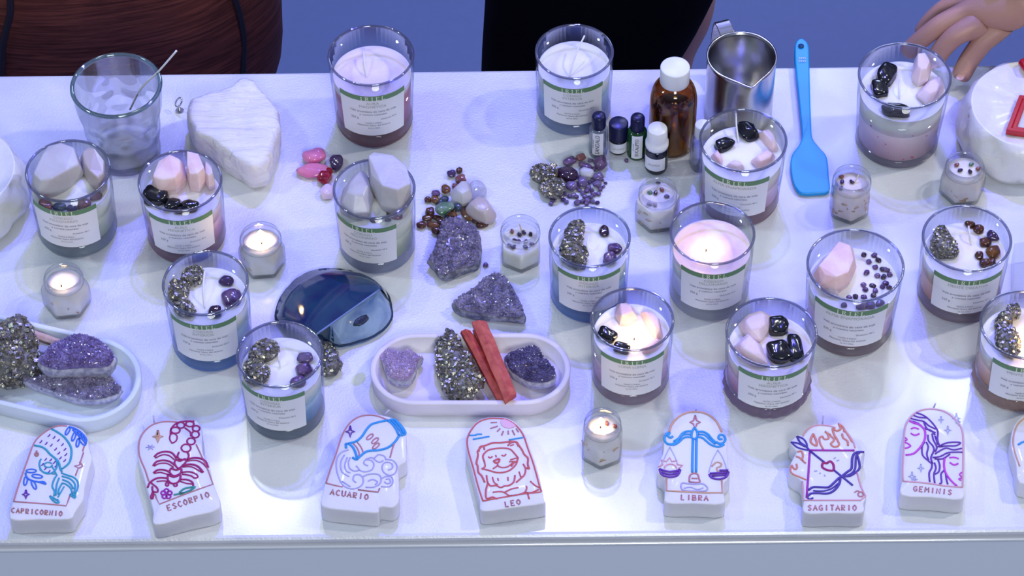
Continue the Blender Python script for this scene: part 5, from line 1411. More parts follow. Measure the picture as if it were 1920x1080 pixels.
# water bearer
st = [(fr, 'clay', [(95, 655), (140, 520), (180, 410), (215, 300), (250, 215), (300, 145), (370, 98), (450, 82), (530, 90), (615, 122)]), (fr, 'clay', [(672, 320), (655, 370), (636, 440)]), (fr, 'clay', [(95, 655), (160, 672), (235, 688)]), (fr, 'brown', [(365, 712), (450, 722), (535, 732), (548, 700)], .0009, 'straight'),
      ('water_jug', 'sky', [(615, 125), (545, 140), (480, 160), (440, 200), (400, 260), (355, 300), (300, 318), (262, 325)], .0014), ('water_jug', 'sky', [(262, 325), (265, 362)], .0014), ('water_jug', 'sky', [(285, 322), (320, 350), (345, 400), (355, 458), (320, 440)], .0014), ('water_jug', 'sky', [(355, 458), (400, 415), (450, 385), (540, 378), (620, 355), (680, 305), (715, 250)], .0014),
      ('water_jug', 'sky', [(620, 130), (665, 118), (710, 150), (750, 200), (765, 240), (715, 252), (690, 205), (655, 155), (620, 130)], .0014), ('water_jug', 'sky', [(645, 122), (690, 165), (722, 215), (740, 245)], .0012), ('water_jug', 'sky', [(680, 130), (725, 180), (752, 235)], .0012)]
for x, y in [(466, 265), (510, 298), (518, 342)]: st.append(('jug_ovals', 'clay', [(x + 36 * cos(t) * cos(-.75) - 14 * sin(t) * sin(-.75), y + 36 * cos(t) * sin(-.75) * .9 + 14 * sin(t) * cos(-.75)) for t in [2 * pi * k / 12 for k in range(13)]], .0008))
st += [('jug_bands', 'clay', [(325, 322), (355, 355), (375, 400), (372, 430)], .0008), ('jug_bands', 'clay', [(360, 312), (390, 350), (408, 400), (385, 425)], .0008), ('violet_star', 'violet', star4(300, 222, 38, .35), .0009, 'straight')]
for pts in [[(285, 375), (220, 400), (185, 460), (185, 540), (205, 610), (235, 670), (290, 700), (350, 700), (400, 670), (410, 620), (380, 585), (335, 590), (325, 630), (350, 650)],
            [(250, 420), (220, 480), (230, 560), (290, 600)], [(275, 440), (255, 500), (265, 550), (300, 570)], [(300, 440), (285, 480), (295, 530), (340, 555), (375, 540), (350, 510)], [(375, 545), (420, 560), (480, 545), (500, 500), (480, 465), (430, 460), (415, 490), (450, 510)],
            [(430, 455), (480, 440), (510, 460), (545, 480), (580, 465)], [(505, 445), (540, 415), (590, 430), (600, 460)], [(600, 455), (660, 465), (695, 510), (680, 570), (630, 590), (580, 560), (570, 510), (600, 480), (650, 490), (655, 530), (620, 545)],
            [(410, 600), (460, 580), (530, 580), (560, 610), (550, 660), (500, 690), (430, 690)], [(450, 640), (490, 625), (530, 645), (510, 670)], [(560, 620), (600, 600), (650, 605), (660, 650), (630, 685), (560, 685)], [(600, 625), (630, 620), (640, 650), (610, 660), (590, 645)], [(230, 640), (300, 685)]]:
    st.append(('swirling_water', 'lilac', pts, .0008))
zodiac('front-row relief candle lettered ACUARIO with a blue tipped jug', (590, 760), 4.5,
       [(60, 850), (70, 740), (85, 655), (130, 510), (180, 380), (215, 270), (270, 170), (350, 90), (450, 65), (560, 78), (650, 100), (720, 135), (770, 220), (772, 330), (775, 460), (740, 490), (705, 520), (710, 600), (712, 700), (712, 800), (680, 850), (640, 862), (560, 850), (540, 870), (525, 905), (280, 885)],
       st, ('ACUARIO', 'brown', (130, 752), (465, 800), 46), ((572, 95), (630, 38)))

# lion
st = [(fr, 'red', [(250, 762), (210, 640), (165, 470), (125, 330), (118, 240), (150, 165), (210, 98), (290, 68), (370, 65), (450, 75), (530, 125), (590, 205), (630, 320), (680, 460), (735, 665)]), (fr, 'red', [(735, 665), (735, 685), (600, 700), (450, 725), (350, 742), (250, 762)], .0009),
      ('sky_lines', 'sky', [(135, 208), (180, 207), (205, 198), (242, 198)], .0010), ('sky_lines', 'sky', [(165, 242), (240, 228), (305, 217)], .0010), ('sky_lines', 'sky', [(468, 246), (530, 236), (588, 226)], .0010),
      ('sun_rays', 'clay', [(312, 150), (375, 130)]), ('sun_rays', 'clay', [(395, 150), (370, 175)]), ('sun_rays', 'clay', [(422, 172), (408, 208)]), ('sun_rays', 'clay', [(463, 170), (464, 200)]), ('sun_rays', 'clay', [(498, 165), (518, 205)]), ('sun_rays', 'clay', [(530, 150), (550, 180)]), ('sun_rays', 'clay', [(315, 100), (368, 98)]),
      ('face', 'red', [(262, 430), (250, 380), (290, 335), (350, 320), (420, 315), (480, 325), (520, 365), (545, 395)], .0010), ('face', 'red', [(240, 490), (290, 500), (360, 520), (420, 520), (480, 500), (530, 450), (545, 395)], .0010), ('face', 'red', [(262, 430), (268, 470), (240, 490)], .0009),
      ('face', 'red', [(340, 425), (385, 405), (385, 430), (358, 440), (340, 425)], .0012), ('face', 'red', [(372, 440), (372, 462), (335, 490)], .0009), ('face', 'red', [(372, 462), (410, 480), (460, 472), (500, 440)], .0009), ('face', 'red', [(295, 388), (312, 398), (330, 385)]), ('face', 'red', [(408, 375), (428, 382), (445, 365)]), ('face', 'red', [(358, 375), (362, 392)]),
      ('face', 'red', [(480, 415), (530, 400), (550, 408)]), ('face', 'red', [(470, 430), (510, 428), (540, 430)]), ('face', 'red', [(490, 470), (510, 440), (545, 420)]),
      ('mane', 'red', [(265, 605), (240, 550), (212, 520), (205, 465), (195, 440), (210, 370), (205, 345), (235, 305), (280, 290), (330, 272), (400, 270), (460, 262), (530, 262), (555, 295), (580, 330), (600, 370), (630, 400), (628, 450), (640, 490), (620, 480)], .0011),
      ('mane', 'red', [(280, 545), (288, 600), (300, 620), (320, 635), (360, 630), (400, 648), (430, 635), (470, 630), (510, 600), (520, 545)], .0010), ('mane', 'red', [(530, 605), (570, 570), (600, 540), (610, 490), (590, 450)], .0010), ('mane', 'red', [(330, 560), (345, 605), (375, 625)]), ('mane', 'red', [(555, 515), (570, 560)]), ('mane', 'red', [(375, 570), (380, 590)]), ('mane', 'red', [(460, 560), (462, 590)]),
      ('ears', 'red', [(215, 345), (225, 305), (255, 300), (262, 330)], .0010), ('ears', 'red', [(460, 295), (485, 270), (530, 265), (548, 300)], .0010), ('ears', 'red', [(480, 295), (510, 285)]),
      ('paws', 'red', [(292, 610), (275, 670), (280, 740), (330, 728), (370, 745)], .0010), ('paws', 'red', [(332, 688), (400, 682), (440, 695), (465, 715)], .0009), ('paws', 'red', [(430, 690), (490, 660), (550, 648)], .0009), ('paws', 'red', [(465, 718), (530, 712), (600, 690), (620, 650), (612, 635)], .0009), ('paws', 'red', [(650, 595), (690, 630), (730, 650)], .0009), ('paws', 'red', [(625, 690), (640, 745)], .0009), ('paws', 'red', [(610, 690), (660, 690), (720, 665)], .0009)]
zodiac('front-row relief candle lettered LEO with a red lion lying under a sun', (850, 770), 4.5,
       [(245, 845), (225, 770), (190, 640), (150, 480), (112, 330), (105, 240), (135, 160), (200, 85), (280, 55), (370, 50), (460, 60), (545, 115), (605, 200), (650, 320), (700, 460), (745, 640), (765, 750), (760, 780), (500, 815)],
       st, ('LEO', 'brown', (440, 812), (585, 785), 42), None,
       fills=[('sun', 'pinkfill', [(398, 98), (402, 78), (440, 74), (480, 84), (515, 108), (528, 128), (505, 143), (468, 150), (430, 142), (408, 124)])])

# scales
st = [(fr, 'tan', [(202, 268), (220, 210), (270, 150), (340, 110), (420, 98), (500, 110), (570, 150), (615, 205), (645, 270)], .0012), (fr, 'tan', [(178, 655), (180, 765), (300, 772), (500, 782), (650, 782), (645, 675)], .0010, 'straight'),
      ('star', 'clay', star4(420, 187, 44, .45), .0010, 'straight'),
      ('balance_beam', 'sky', [(232, 305), (212, 318), (190, 300), (205, 278), (180, 285), (160, 325), (180, 365), (230, 370), (270, 345), (310, 285), (350, 265), (392, 265)], .0014), ('balance_beam', 'sky', [(185, 372), (240, 378), (285, 352), (320, 320), (360, 312), (392, 315)], .0013), ('balance_beam', 'sky', [(240, 350), (290, 315), (330, 290), (390, 290)], .0012),
      ('balance_beam', 'sky', [(440, 268), (490, 268), (530, 290), (560, 325), (600, 360), (650, 365), (675, 335), (662, 300), (635, 292), (618, 310), (625, 330), (650, 328)], .0014), ('balance_beam', 'sky', [(440, 312), (480, 318), (520, 350), (560, 380), (620, 395), (665, 375)], .0013), ('balance_beam', 'sky', [(450, 290), (500, 295), (545, 335), (590, 372)], .0012), ('balance_beam', 'sky', [(600, 350), (630, 375), (655, 370)], .0012),
      ('balance_post', 'sky', [(415, 232), (395, 265), (390, 310), (412, 328), (438, 310), (436, 265), (415, 232)], .0013), ('balance_post', 'sky', [(402, 325), (398, 460), (396, 610)], .0014), ('balance_post', 'sky', [(432, 325), (430, 460), (428, 610)], .0014),
      ('sun_pan', 'violet', [(120, 582), (205, 605), (295, 588)], .0014), ('sun_pan', 'violet', [(120, 582), (140, 630), (205, 650), (270, 635), (295, 588)], .0014), ('sun_pan', 'violet', [(140, 610), (205, 628), (280, 612)], .0014),
      ('moon_pan', 'violet', [(540, 625), (560, 655), (620, 668), (680, 650), (702, 605)], .0014), ('moon_pan', 'violet', [(625, 595), (700, 592)], .0014), ('moon_pan', 'violet', [(545, 620), (700, 612)], .0014), ('moon_pan', 'violet', [(560, 640), (690, 632)], .0013),
      ('sun_pan_chains', 'silver', [(207, 395), (165, 480), (130, 560)], .0006), ('sun_pan_chains', 'silver', [(207, 395), (250, 480), (275, 545)], .0006), ('moon_pan_chains', 'silver', [(612, 422), (565, 510), (535, 610)], .0006), ('moon_pan_chains', 'silver', [(612, 422), (655, 490), (690, 590)], .0006),
      ('pan_sun', 'rose', [(110, 565), (145, 545), (135, 505), (175, 520), (205, 485), (225, 520), (265, 510), (270, 545), (315, 550), (280, 580)], .0009, 'straight'), ('pan_sun', 'rose', circ(212, 575, 50, 35, 10, 180, 360), .0009), ('pan_moon', 'tan', [(560, 560), (600, 525), (640, 535), (635, 560), (600, 575), (620, 610)], .0009),
      ('foot_top', 'clay', [(370, 690), (375, 640), (400, 620), (440, 625), (452, 660), (455, 695), (370, 690)], .0010), ('foot_top', 'clay', [(390, 660), (440, 662)]), ('foot_stone', 'lilac', [(300, 735), (310, 700), (360, 705), (420, 710), (480, 705), (522, 735), (510, 765), (400, 768), (320, 760), (300, 735)], .0009), ('foot_stone', 'lilac', [(325, 745), (380, 735), (440, 755), (490, 740)], .0007)]
zodiac('front-row relief candle lettered LIBRA with blue balance scales', (1210, 750), 4.5,
       [(175, 865), (168, 780), (160, 660), (105, 620), (100, 570), (118, 520), (150, 440), (155, 360), (150, 310), (195, 265), (220, 195), (280, 130), (350, 95), (420, 84), (500, 96), (570, 130), (625, 190), (655, 265), (692, 320), (690, 420), (700, 560), (715, 620), (690, 675), (665, 700), (662, 790), (655, 875), (410, 870)],
       st, ('LIBRA', 'clay', (300, 842), (545, 850), 42), ((422, 100), (430, 78)))

# archer
st = [(fr, 'rose', [(205, 260), (230, 215), (290, 175), (360, 165), (440, 175), (480, 190)]), (fr, 'rose', [(560, 210), (600, 260), (630, 310), (645, 360)]), (fr, 'rose', [(660, 560), (680, 640), (700, 700), (735, 765), (690, 800), (450, 800), (210, 800), (205, 720), (200, 640)], .0009, 'straight'),
      ('flames', 'orange', [(292, 240), (270, 290), (280, 320), (318, 340), (318, 300), (292, 240)], .0013), ('flames', 'orange', [(380, 375), (350, 320), (345, 275), (370, 262), (385, 285), (420, 280), (415, 245), (390, 220), (440, 250)], .0011), ('flames', 'orange', [(440, 260), (470, 290), (440, 325), (470, 350), (510, 335), (495, 290), (470, 250), (455, 195), (490, 215), (525, 195), (505, 155), (545, 185), (555, 225)], .0012), ('flames', 'orange', [(535, 240), (545, 275), (580, 300), (585, 340)], .0012), ('flames', 'orange', [(560, 215), (590, 260), (620, 310)], .0009),
      ('side_flames', 'orange', [(160, 395), (190, 385), (205, 420), (200, 460), (228, 488)], .0011), ('side_flames', 'orange', [(145, 430), (175, 440), (205, 470)], .0011), ('side_flames', 'orange', [(110, 505), (135, 540), (155, 525), (150, 495)], .0011), ('side_flames', 'orange', [(110, 505), (98, 545), (120, 580), (180, 605), (232, 628)], .0010),
      ('bow_string', 'plum', [(262, 395), (252, 560), (236, 780)], .0012), ('bow_string', 'plum', [(255, 378), (450, 380), (640, 380)], .0013),
      ('arrow', 'navy', [(105, 310), (150, 350), (200, 368), (262, 380)], .0011), ('arrow', 'navy', [(105, 310), (170, 322), (225, 350)], .0011), ('arrow', 'navy', [(155, 262), (180, 310), (230, 345), (265, 385)], .0012), ('arrow', 'navy', [(155, 262), (205, 280), (235, 320), (240, 360)], .0011), ('arrow', 'navy', [(262, 382), (385, 480)], .0013), ('arrow', 'navy', [(465, 545), (540, 605), (625, 675)], .0013),
      ('heart', 'crimson', [(405, 490), (375, 485), (368, 520), (410, 545), (460, 548), (462, 500), (435, 472), (405, 490)], .0014),
      ('bow', 'navy', [(240, 770), (270, 745), (330, 740), (400, 745), (450, 730), (490, 695), (515, 650), (520, 605)], .0014), ('bow', 'navy', [(250, 715), (290, 690), (350, 690), (420, 690), (470, 650), (500, 620), (530, 600), (580, 560), (615, 530), (620, 450), (640, 405), (680, 392), (722, 395)], .0014), ('bow', 'navy', [(540, 600), (600, 595), (650, 565), (682, 530), (680, 480), (665, 425)], .0013), ('bow', 'navy', [(560, 600), (620, 570), (645, 530), (650, 470), (655, 425), (685, 395)], .0012), ('bow', 'navy', [(290, 720), (380, 722), (450, 700), (500, 660)], .0010), ('bow', 'navy', [(238, 770), (260, 792), (290, 780)], .0011),
      ('corner_flower', 'clay', circ(692, 750, 22, 20, 8), .0009), ('corner_flower', 'clay', [(640, 735), (665, 720), (690, 735)], .0008), ('sparks', 'lilac', [(465, 450), (480, 440)], .0007), ('sparks', 'lilac', [(490, 468), (510, 460)], .0007), ('sparks', 'lilac', [(300, 555), (325, 552)], .0007), ('sparks', 'lilac', [(345, 575), (355, 570)], .0007), ('sparks', 'lilac', [(385, 585), (392, 598)], .0007)]
zodiac('front-row relief candle lettered SAGITARIO with a purple bow and flames', (1460, 760), 4.5,
       [(220, 905), (212, 800), (200, 650), (130, 600), (90, 560), (95, 500), (135, 420), (150, 385), (95, 320), (110, 290), (150, 250), (215, 240), (240, 200), (290, 165), (360, 155), (450, 160), (500, 140), (550, 180), (610, 250), (655, 330), (690, 375), (730, 390), (700, 430), (695, 540), (690, 640), (720, 730), (740, 775), (715, 830), (708, 905), (460, 905)],
       st, ('SAGITARIO', 'clay', (246, 886), (672, 886), 44), ((368, 165), (378, 88)))

# twins
st = [(fr, 'rose', [(105, 730), (102, 600), (112, 450), (118, 300), (150, 215), (215, 150), (300, 122), (390, 125), (470, 150), (540, 205), (590, 270), (610, 350), (612, 480), (610, 640), (605, 780)]), (fr, 'rose', [(105, 730), (300, 745), (450, 768), (605, 780)], .0009),
      ('long_haired_face', 'magenta', [(160, 222), (200, 240), (245, 255), (285, 295), (292, 350), (278, 400), (240, 455), (190, 498), (125, 508)], .0012), ('long_haired_face', 'magenta', [(172, 288), (200, 278), (238, 290)], .0010), ('long_haired_face', 'magenta', [(170, 325), (205, 342), (242, 328)], .0011), ('long_haired_face', 'magenta', [(118, 400), (145, 412), (168, 432), (140, 448), (120, 450)], .0010), ('long_haired_face', 'magenta', [(122, 360), (138, 378), (120, 388)], .0009),
      ('tilted_face', 'magenta', [(455, 535), (450, 590), (460, 650), (490, 700), (530, 745), (560, 768)], .0012), ('tilted_face', 'magenta', [(495, 532), (535, 528), (575, 540)], .0010), ('tilted_face', 'magenta', [(500, 572), (535, 592), (570, 580)], .0011), ('tilted_face', 'magenta', [(600, 655), (582, 672), (596, 690)], .0009), ('tilted_face', 'magenta', [(600, 700), (575, 712), (595, 722)], .0009)]
for pts in [[(215, 152), (270, 170), (320, 205), (370, 260), (398, 310), (395, 370), (410, 425), (440, 440)], [(195, 175), (240, 190), (300, 195)], [(170, 200), (230, 215), (280, 225), (320, 260), (380, 290)], [(160, 220), (230, 240), (285, 285), (340, 300), (375, 340)], [(280, 230), (310, 290), (380, 320)], [(285, 400), (265, 440), (270, 510), (310, 550), (345, 580)],
            [(300, 400), (318, 440), (305, 500), (320, 550)], [(315, 340), (320, 390), (355, 430), (365, 470), (340, 530), (355, 580)], [(350, 330), (360, 380), (390, 440), (375, 480)], [(375, 350), (400, 420)], [(375, 500), (420, 470), (470, 450), (530, 465), (600, 452)], [(355, 530), (420, 520), (480, 490), (540, 485), (605, 485)], [(400, 440), (460, 410), (530, 400), (590, 405), (550, 430), (470, 432), (410, 440)],
            [(370, 540), (440, 540), (500, 500)], [(350, 580), (345, 620), (325, 660), (330, 735)], [(370, 575), (382, 620), (365, 670), (372, 745)], [(400, 550), (415, 600), (405, 650), (375, 670)], [(450, 640), (425, 670), (430, 740), (410, 750)], [(465, 660), (470, 710), (482, 755)]]:
    st.append(('flowing_hair', 'violet', pts, .0010))
for x, y, r_ in [(425, 212, 22), (482, 300, 28), (255, 620, 26), (180, 690, 30), (205, 715, 20), (555, 200, 34), (570, 230, 22)]:
    st.append(('silver_stars', 'silver', star4(x, y, r_, .35), .0007, 'straight'))
zodiac('front-row relief candle lettered GEMINIS with two purple-haired faces', (1670, 740), 4.5,
       [(92, 845), (95, 730), (90, 600), (98, 450), (106, 300), (135, 205), (205, 135), (300, 108), (400, 110), (480, 135), (550, 185), (605, 265), (625, 350), (628, 500), (625, 640), (618, 785), (600, 880), (350, 862)],
       st, ('GEMINIS', 'clay', (190, 812), (530, 848), 42), ((358, 118), (378, 72)))
st = [(fr, 'tan', [(1912, 874), (1902, 845), (1900, 820), (1908, 796), (1925, 782), (1950, 776), (1985, 786), (2002, 815), (2006, 860)]), ('blue_line', 'sky', [(1909, 834), (1920, 828), (1935, 830)], .0012)]
zodiac('front-row relief candle cut by the right edge, only an orange arch and blue curve showing', (0, 0), 1.0,
       [(1912, 905), (1905, 870), (1896, 840), (1896, 815), (1904, 792), (1922, 777), (1950, 771), (1985, 779), (2006, 808), (2012, 850), (2014, 905), (1960, 908)], st)

# ------------------------------------------------------------ people behind the table
SKIN = pbr('skin', (0.54, 0.29, 0.23), .5, sss=.15, sssr=.01, bump=.2, bscale=300, var=.08, vscale=30)
def skin_mesh(name, verts, edges, parent, mat, levels=2):
    """verts = [(pos, radius)], first is the root"""
    off = root_loc(parent)
    me = bpy.data.meshes.new(name)
    me.from_pydata([Vector(v[0]) - off for v in verts], edges, [])
    o = bpy.data.objects.new(name, me); col.objects.link(o); o.parent = parent
    me.materials.append(mat)
    md = o.modifiers.new('skin', 'SKIN'); md.use_smooth_shade = True
    bm = bmesh.new(); bm.from_mesh(me); lay = bm.verts.layers.skin.verify()
    bm.verts.ensure_lookup_table()
    for i, v in enumerate(verts):
        bm.verts[i][lay].radius = v[1] if isinstance(v[1], tuple) else (v[1], v[1])
        bm.verts[i][lay].use_root = (i == 0)
    bm.to_mesh(me); bm.free()
    s = o.modifiers.new('sub', 'SUBSURF'); s.levels = s.render_levels = levels
    return o
def graph():
    V, E = [], []
    def add(p, r, par=None):
        V.append((Vector(p), r))
        if par is not None: E.append((par, len(V) - 1))
        return len(V) - 1
    return V, E, add
def loft(mb, rings, n=64, cap=True, folds=0.0, seed=0, nf=9):
    rr = []
    for i, (x, y, z, rx, ry) in enumerate(rings):
        rg = []
        for k in range(n):
            a = 2 * pi * k / n
            q = 1 + folds * (z < 1.2) * (sin(a * nf + seed + z * 5) * .5 + noise.noise(Vector((cos(a) * 2, sin(a) * 2, z * 6 + seed))))
            rg.append(Vector((x + rx * q * cos(a), y + ry * q * sin(a), z)))
        rr.append(rg)
    mb.rings(rr, True, cap, cap)
def hand_graph(add, wrist, par, d, up, side, thumb_side, L=.18, curl=.5):
    """palm and five separate fingers grown from the wrist"""
    d = Vector(d).normalized(); side = Vector(side).normalized(); up = Vector(up).normalized()
    palm = add(wrist + d * .045, (.024, .016), par)
    for k in range(4):
        s = (k - 1.5) * .019
        kn = add(wrist + d * (.088 - abs(k - 1.4) * .004) + side * s, .0105, palm)
        ln = [.065, .075, .070, .055][k] if thumb_side > 0 else [.055, .070, .075, .065][k]
        p = wrist + d * .088 + side * s; dd = d.copy(); q = kn
        for j, f in enumerate((.45, .32, .23)):
            dd = (dd - up * curl * .45).normalized()
            p = p + dd * ln * f; q = add(p, .0085 - .0010 * j, q)
    t0 = add(wrist + d * .030 - side * .026 * (1 if thumb_side > 0 else -1), .0125, palm)
    t1 = add(wrist + d * .058 - side * .044 * (1 if thumb_side > 0 else -1) - up * .006, .0105, t0)
    add(wrist + d * .085 - side * .046 * (1 if thumb_side > 0 else -1) - up * .014, .0085, t1)
def head(parent, base, hair_mat, skin):
    """ovoid head with nose, ears, eyes, mouth and hair, facing the table"""
    c = base + Vector((0, -.015, .115))
    mb = MB(); NU, NV = 40, 26; rings = []
    for i in range(1, NV):
        th = pi * i / NV; rg = []
        for j in range(NU):
            ph = 2 * pi * j / NU
            x = sin(th) * cos(ph); y = sin(th) * sin(ph); z = cos(th)
            w = .075 * (1 - .22 * max(0, -z) ** 1.3)
            p = Vector((x * w, y * .095, z * .118))
            if y < 0:
                f = math.exp(-(x / .16) ** 2)
                p.y -= .020 * f * math.exp(-((z + .12) / .13) ** 2)      # nose
                p.y += .008 * math.exp(-((abs(x) - .38) / .16) ** 2) * math.exp(-((z - .06) / .10) ** 2)
                p.y -= .006 * math.exp(-(x / .3) ** 2) * math.exp(-((z + .46) / .07) ** 2)
                p.y -= .008 * f * math.exp(-((z + .82) / .12) ** 2)
            rg.append(c + p)
        rings.append(rg)
    mb.rings(rings)
    for s in (-1, 1): pebble_mb(c + Vector((s * .077, .012, -.008)), .007, .017, .030, 0, 1, 2, .05, mb=mb)
    return mb, c
def face_parts(parent, c, hair_mat, longhair=True):
    for s in (-1, 1):
        mb = MB(); pebble_mb(c + Vector((s * .029, -.083, .008)), .013, .008, .009, 0, 1, 2, 0, mb=mb); mb.build('eye', pbr('eye_white', (.8, .8, .8), .2), parent)
    mb = MB(); pebble_mb(c + Vector((0, -.091, -.054)), .022, .006, .007, 0, 1, 2, 0, mb=mb); mb.build('mouth', pbr('lips', (.45, .12, .12), .4), parent)
    mb = MB(); rings = []
    for i in range(0, 15):
        th = pi * (.03 + .97 * i / 14); rg = []
        for k in range(40):
            a = 2 * pi * k / 40; front = max(0, -sin(a))
            r_ = 1.13 + .03 * sin(a * 13)
            z = cos(th) * .125
            lim = .052 + (.0 if front > .25 else -.20 if longhair else -.06)
            z2 = max(z, lim - .0)
            w = sin(max(.05, min(th, pi / 2)))
            rg.append(c + Vector((cos(a) * .075 * w * r_, sin(a) * .097 * w * r_ + .006, z2 if z > lim else lim + .0005 * i * (-1))))
        rings.append(rg)
    mb.rings(rings, True, True, False); mb.build('hair', hair_mat, parent)

def body_graph(cx, cy, hips, hw, feet_z=0.0, H=1.66):
    """standing figure: pelvis first"""
    V, E, add = graph()
    k = H / 1.66
    pel = add((cx, cy, .93 * k), (hw * .80, .10))
    waist = add((cx, cy, 1.06 * k), (hw * .68, .085), pel)
    chest = add((cx, cy, 1.24 * k), (hw * .78, .095), waist)
    upper = add((cx, cy + .01, 1.36 * k), (hw * .62, .075), chest)
    neck = add((cx, cy + .01, 1.44 * k), .050, upper)
    add((cx, cy, 1.52 * k), .047, neck)
    for s in (-1, 1):
        hip = add((cx + s * .085, cy, .86 * k), .088, pel)
        kn = add((cx + s * .085, cy - .01, .48 * k), .055, hip)
        an = add((cx + s * .085, cy + .01, .09), .036, kn)
        add((cx + s * .090, cy - .14, .030), (.036, .022), an)
    return V, E, add, upper, k

def person_brown():
    # silhouette edge of the skirt read at three heights
    y = YB + .50
    pr = at_y(524, 60, y).x; cx = pr - .25; cy = y
    root = thing('person', (cx, cy, 0), 'person in a long dark brown satin skirt behind the left of the table', 'person')
    V, E, add, up, k = body_graph(cx, cy, 0, .150, H=1.68)
    for s in (-1, 1):
        sh = add((cx + s * .165, cy + .01, 1.37), .050, up)
        el = add((cx + s * .225, cy + .06, 1.16), .038, sh)
        wr = add((cx + s * .10, cy - .14, 1.24), .024, el)
        hand_graph(add, V[wr][0], wr, (-s * .9, -.35, .12), (0, 0, 1), (0, -s * .9, .2), s, curl=.3)
    body = skin_mesh('body', V, E, root, SKIN)
    mb, c = head(root, Vector((cx, cy, 1.47)), None, SKIN); mb.build('head', SKIN, root)
    HB = pbr('dark_hair', (.03, .015, .01), .4, bump=.8, bscale=120)
    face_parts(root, c, HB)
    m, nt, p = nodes_of('brown_satin')
    tc = nt.nodes.new('ShaderNodeTexCoord'); mp_ = nt.nodes.new('ShaderNodeMapping'); mp_.inputs['Scale'].default_value = (5, 5, 90); mp_.inputs['Rotation'].default_value = (0, .25, 0)
    n = nt.nodes.new('ShaderNodeTexNoise'); n.inputs['Scale'].default_value = 3.0; n.inputs['Detail'].default_value = 5; n.inputs['Distortion'].default_value = .6
    r = nt.nodes.new('ShaderNodeValToRGB'); r.color_ramp.elements[0].color = (.075, .018, .012, 1); r.color_ramp.elements[1].color = (.30, .085, .05, 1); r.color_ramp.elements[0].position = .3; r.color_ramp.elements[1].position = .75
    nt.links.new(tc.outputs['Object'], mp_.inputs[0]); nt.links.new(mp_.outputs[0], n.inputs['Vector']); nt.links.new(n.outputs['Fac'], r.inputs[0]); nt.links.new(r.outputs[0], p.inputs['Base Color'])
    p.inputs['Roughness'].default_value = .6; p.inputs['Specular IOR Level'].default_value = .2
    b = nt.nodes.new('ShaderNodeBump'); b.inputs['Strength'].default_value = .35; b.inputs['Distance'].default_value = .004
    nt.links.new(n.outputs['Fac'], b.inputs['Height']); nt.links.new(b.outputs['Normal'], p.inputs['Normal'])
    mb = MB()
    z0, z1, z2 = (at_y(524, r_, cy).z for r_ in (135, 60, 0))
    hw_ = lambda px, row: at_y(px, row, cy).x - cx
    loft(mb, [(cx, cy, .10, .26, .18), (cx, cy, z0 - .1, hw_(500, 135), .15), (cx, cy, z0, hw_(514, 135), .155), (cx, cy, (z0 + z1) / 2, hw_(524, 95), .155), (cx, cy, z1, hw_(528, 60), .155), (cx, cy, z2, hw_(528, 0), .155), (cx, cy, .70, .24, .15), (cx, cy, .90, .225, .14), (cx, cy, 1.06, .175, .12), (cx, cy, 1.15, .165, .12), (cx, cy, 1.26, .170, .125), (cx, cy + .01, 1.35, .165, .105), (cx, cy + .01, 1.40, .135, .080)], 96, folds=.010)
    d = mb.build('dress', m, root)
    SE = pbr('dress_seam', (.016, .010, .016), .6)
    for px0, px1, px2 in ((72, 60, 55), (440, 462, 476)):
        pts = []
        for row, px in ((-60, px0 - 6), (0, px0), (60, px1), (130, px2), (200, px2), (330, px2 + 4), (520, px2 + 8)):
            q = at_y(px, row, cy); x = q.x
            zz = at_y(px, row, cy - .14).z
            a = math.acos(max(-1, min(1, (x - cx) / .249)))
            pts.append(Vector((cx + .2505 * cos(a), cy - .1575 * sin(a) - .001, zz)))
        mb = MB(); tube(mb, smooth_line(pts, 5), .0042, 8); tag(mb.build('seam', SE, d), 'raised darker seam')
    for s in (-1, 1):
        mb = MB(); pebble_mb((cx + s * .09, cy - .10, .035), .045, .125, .033, 0, 2, 2.4, .03, mb=mb); mb.build('shoe', HB, root)
person_brown()

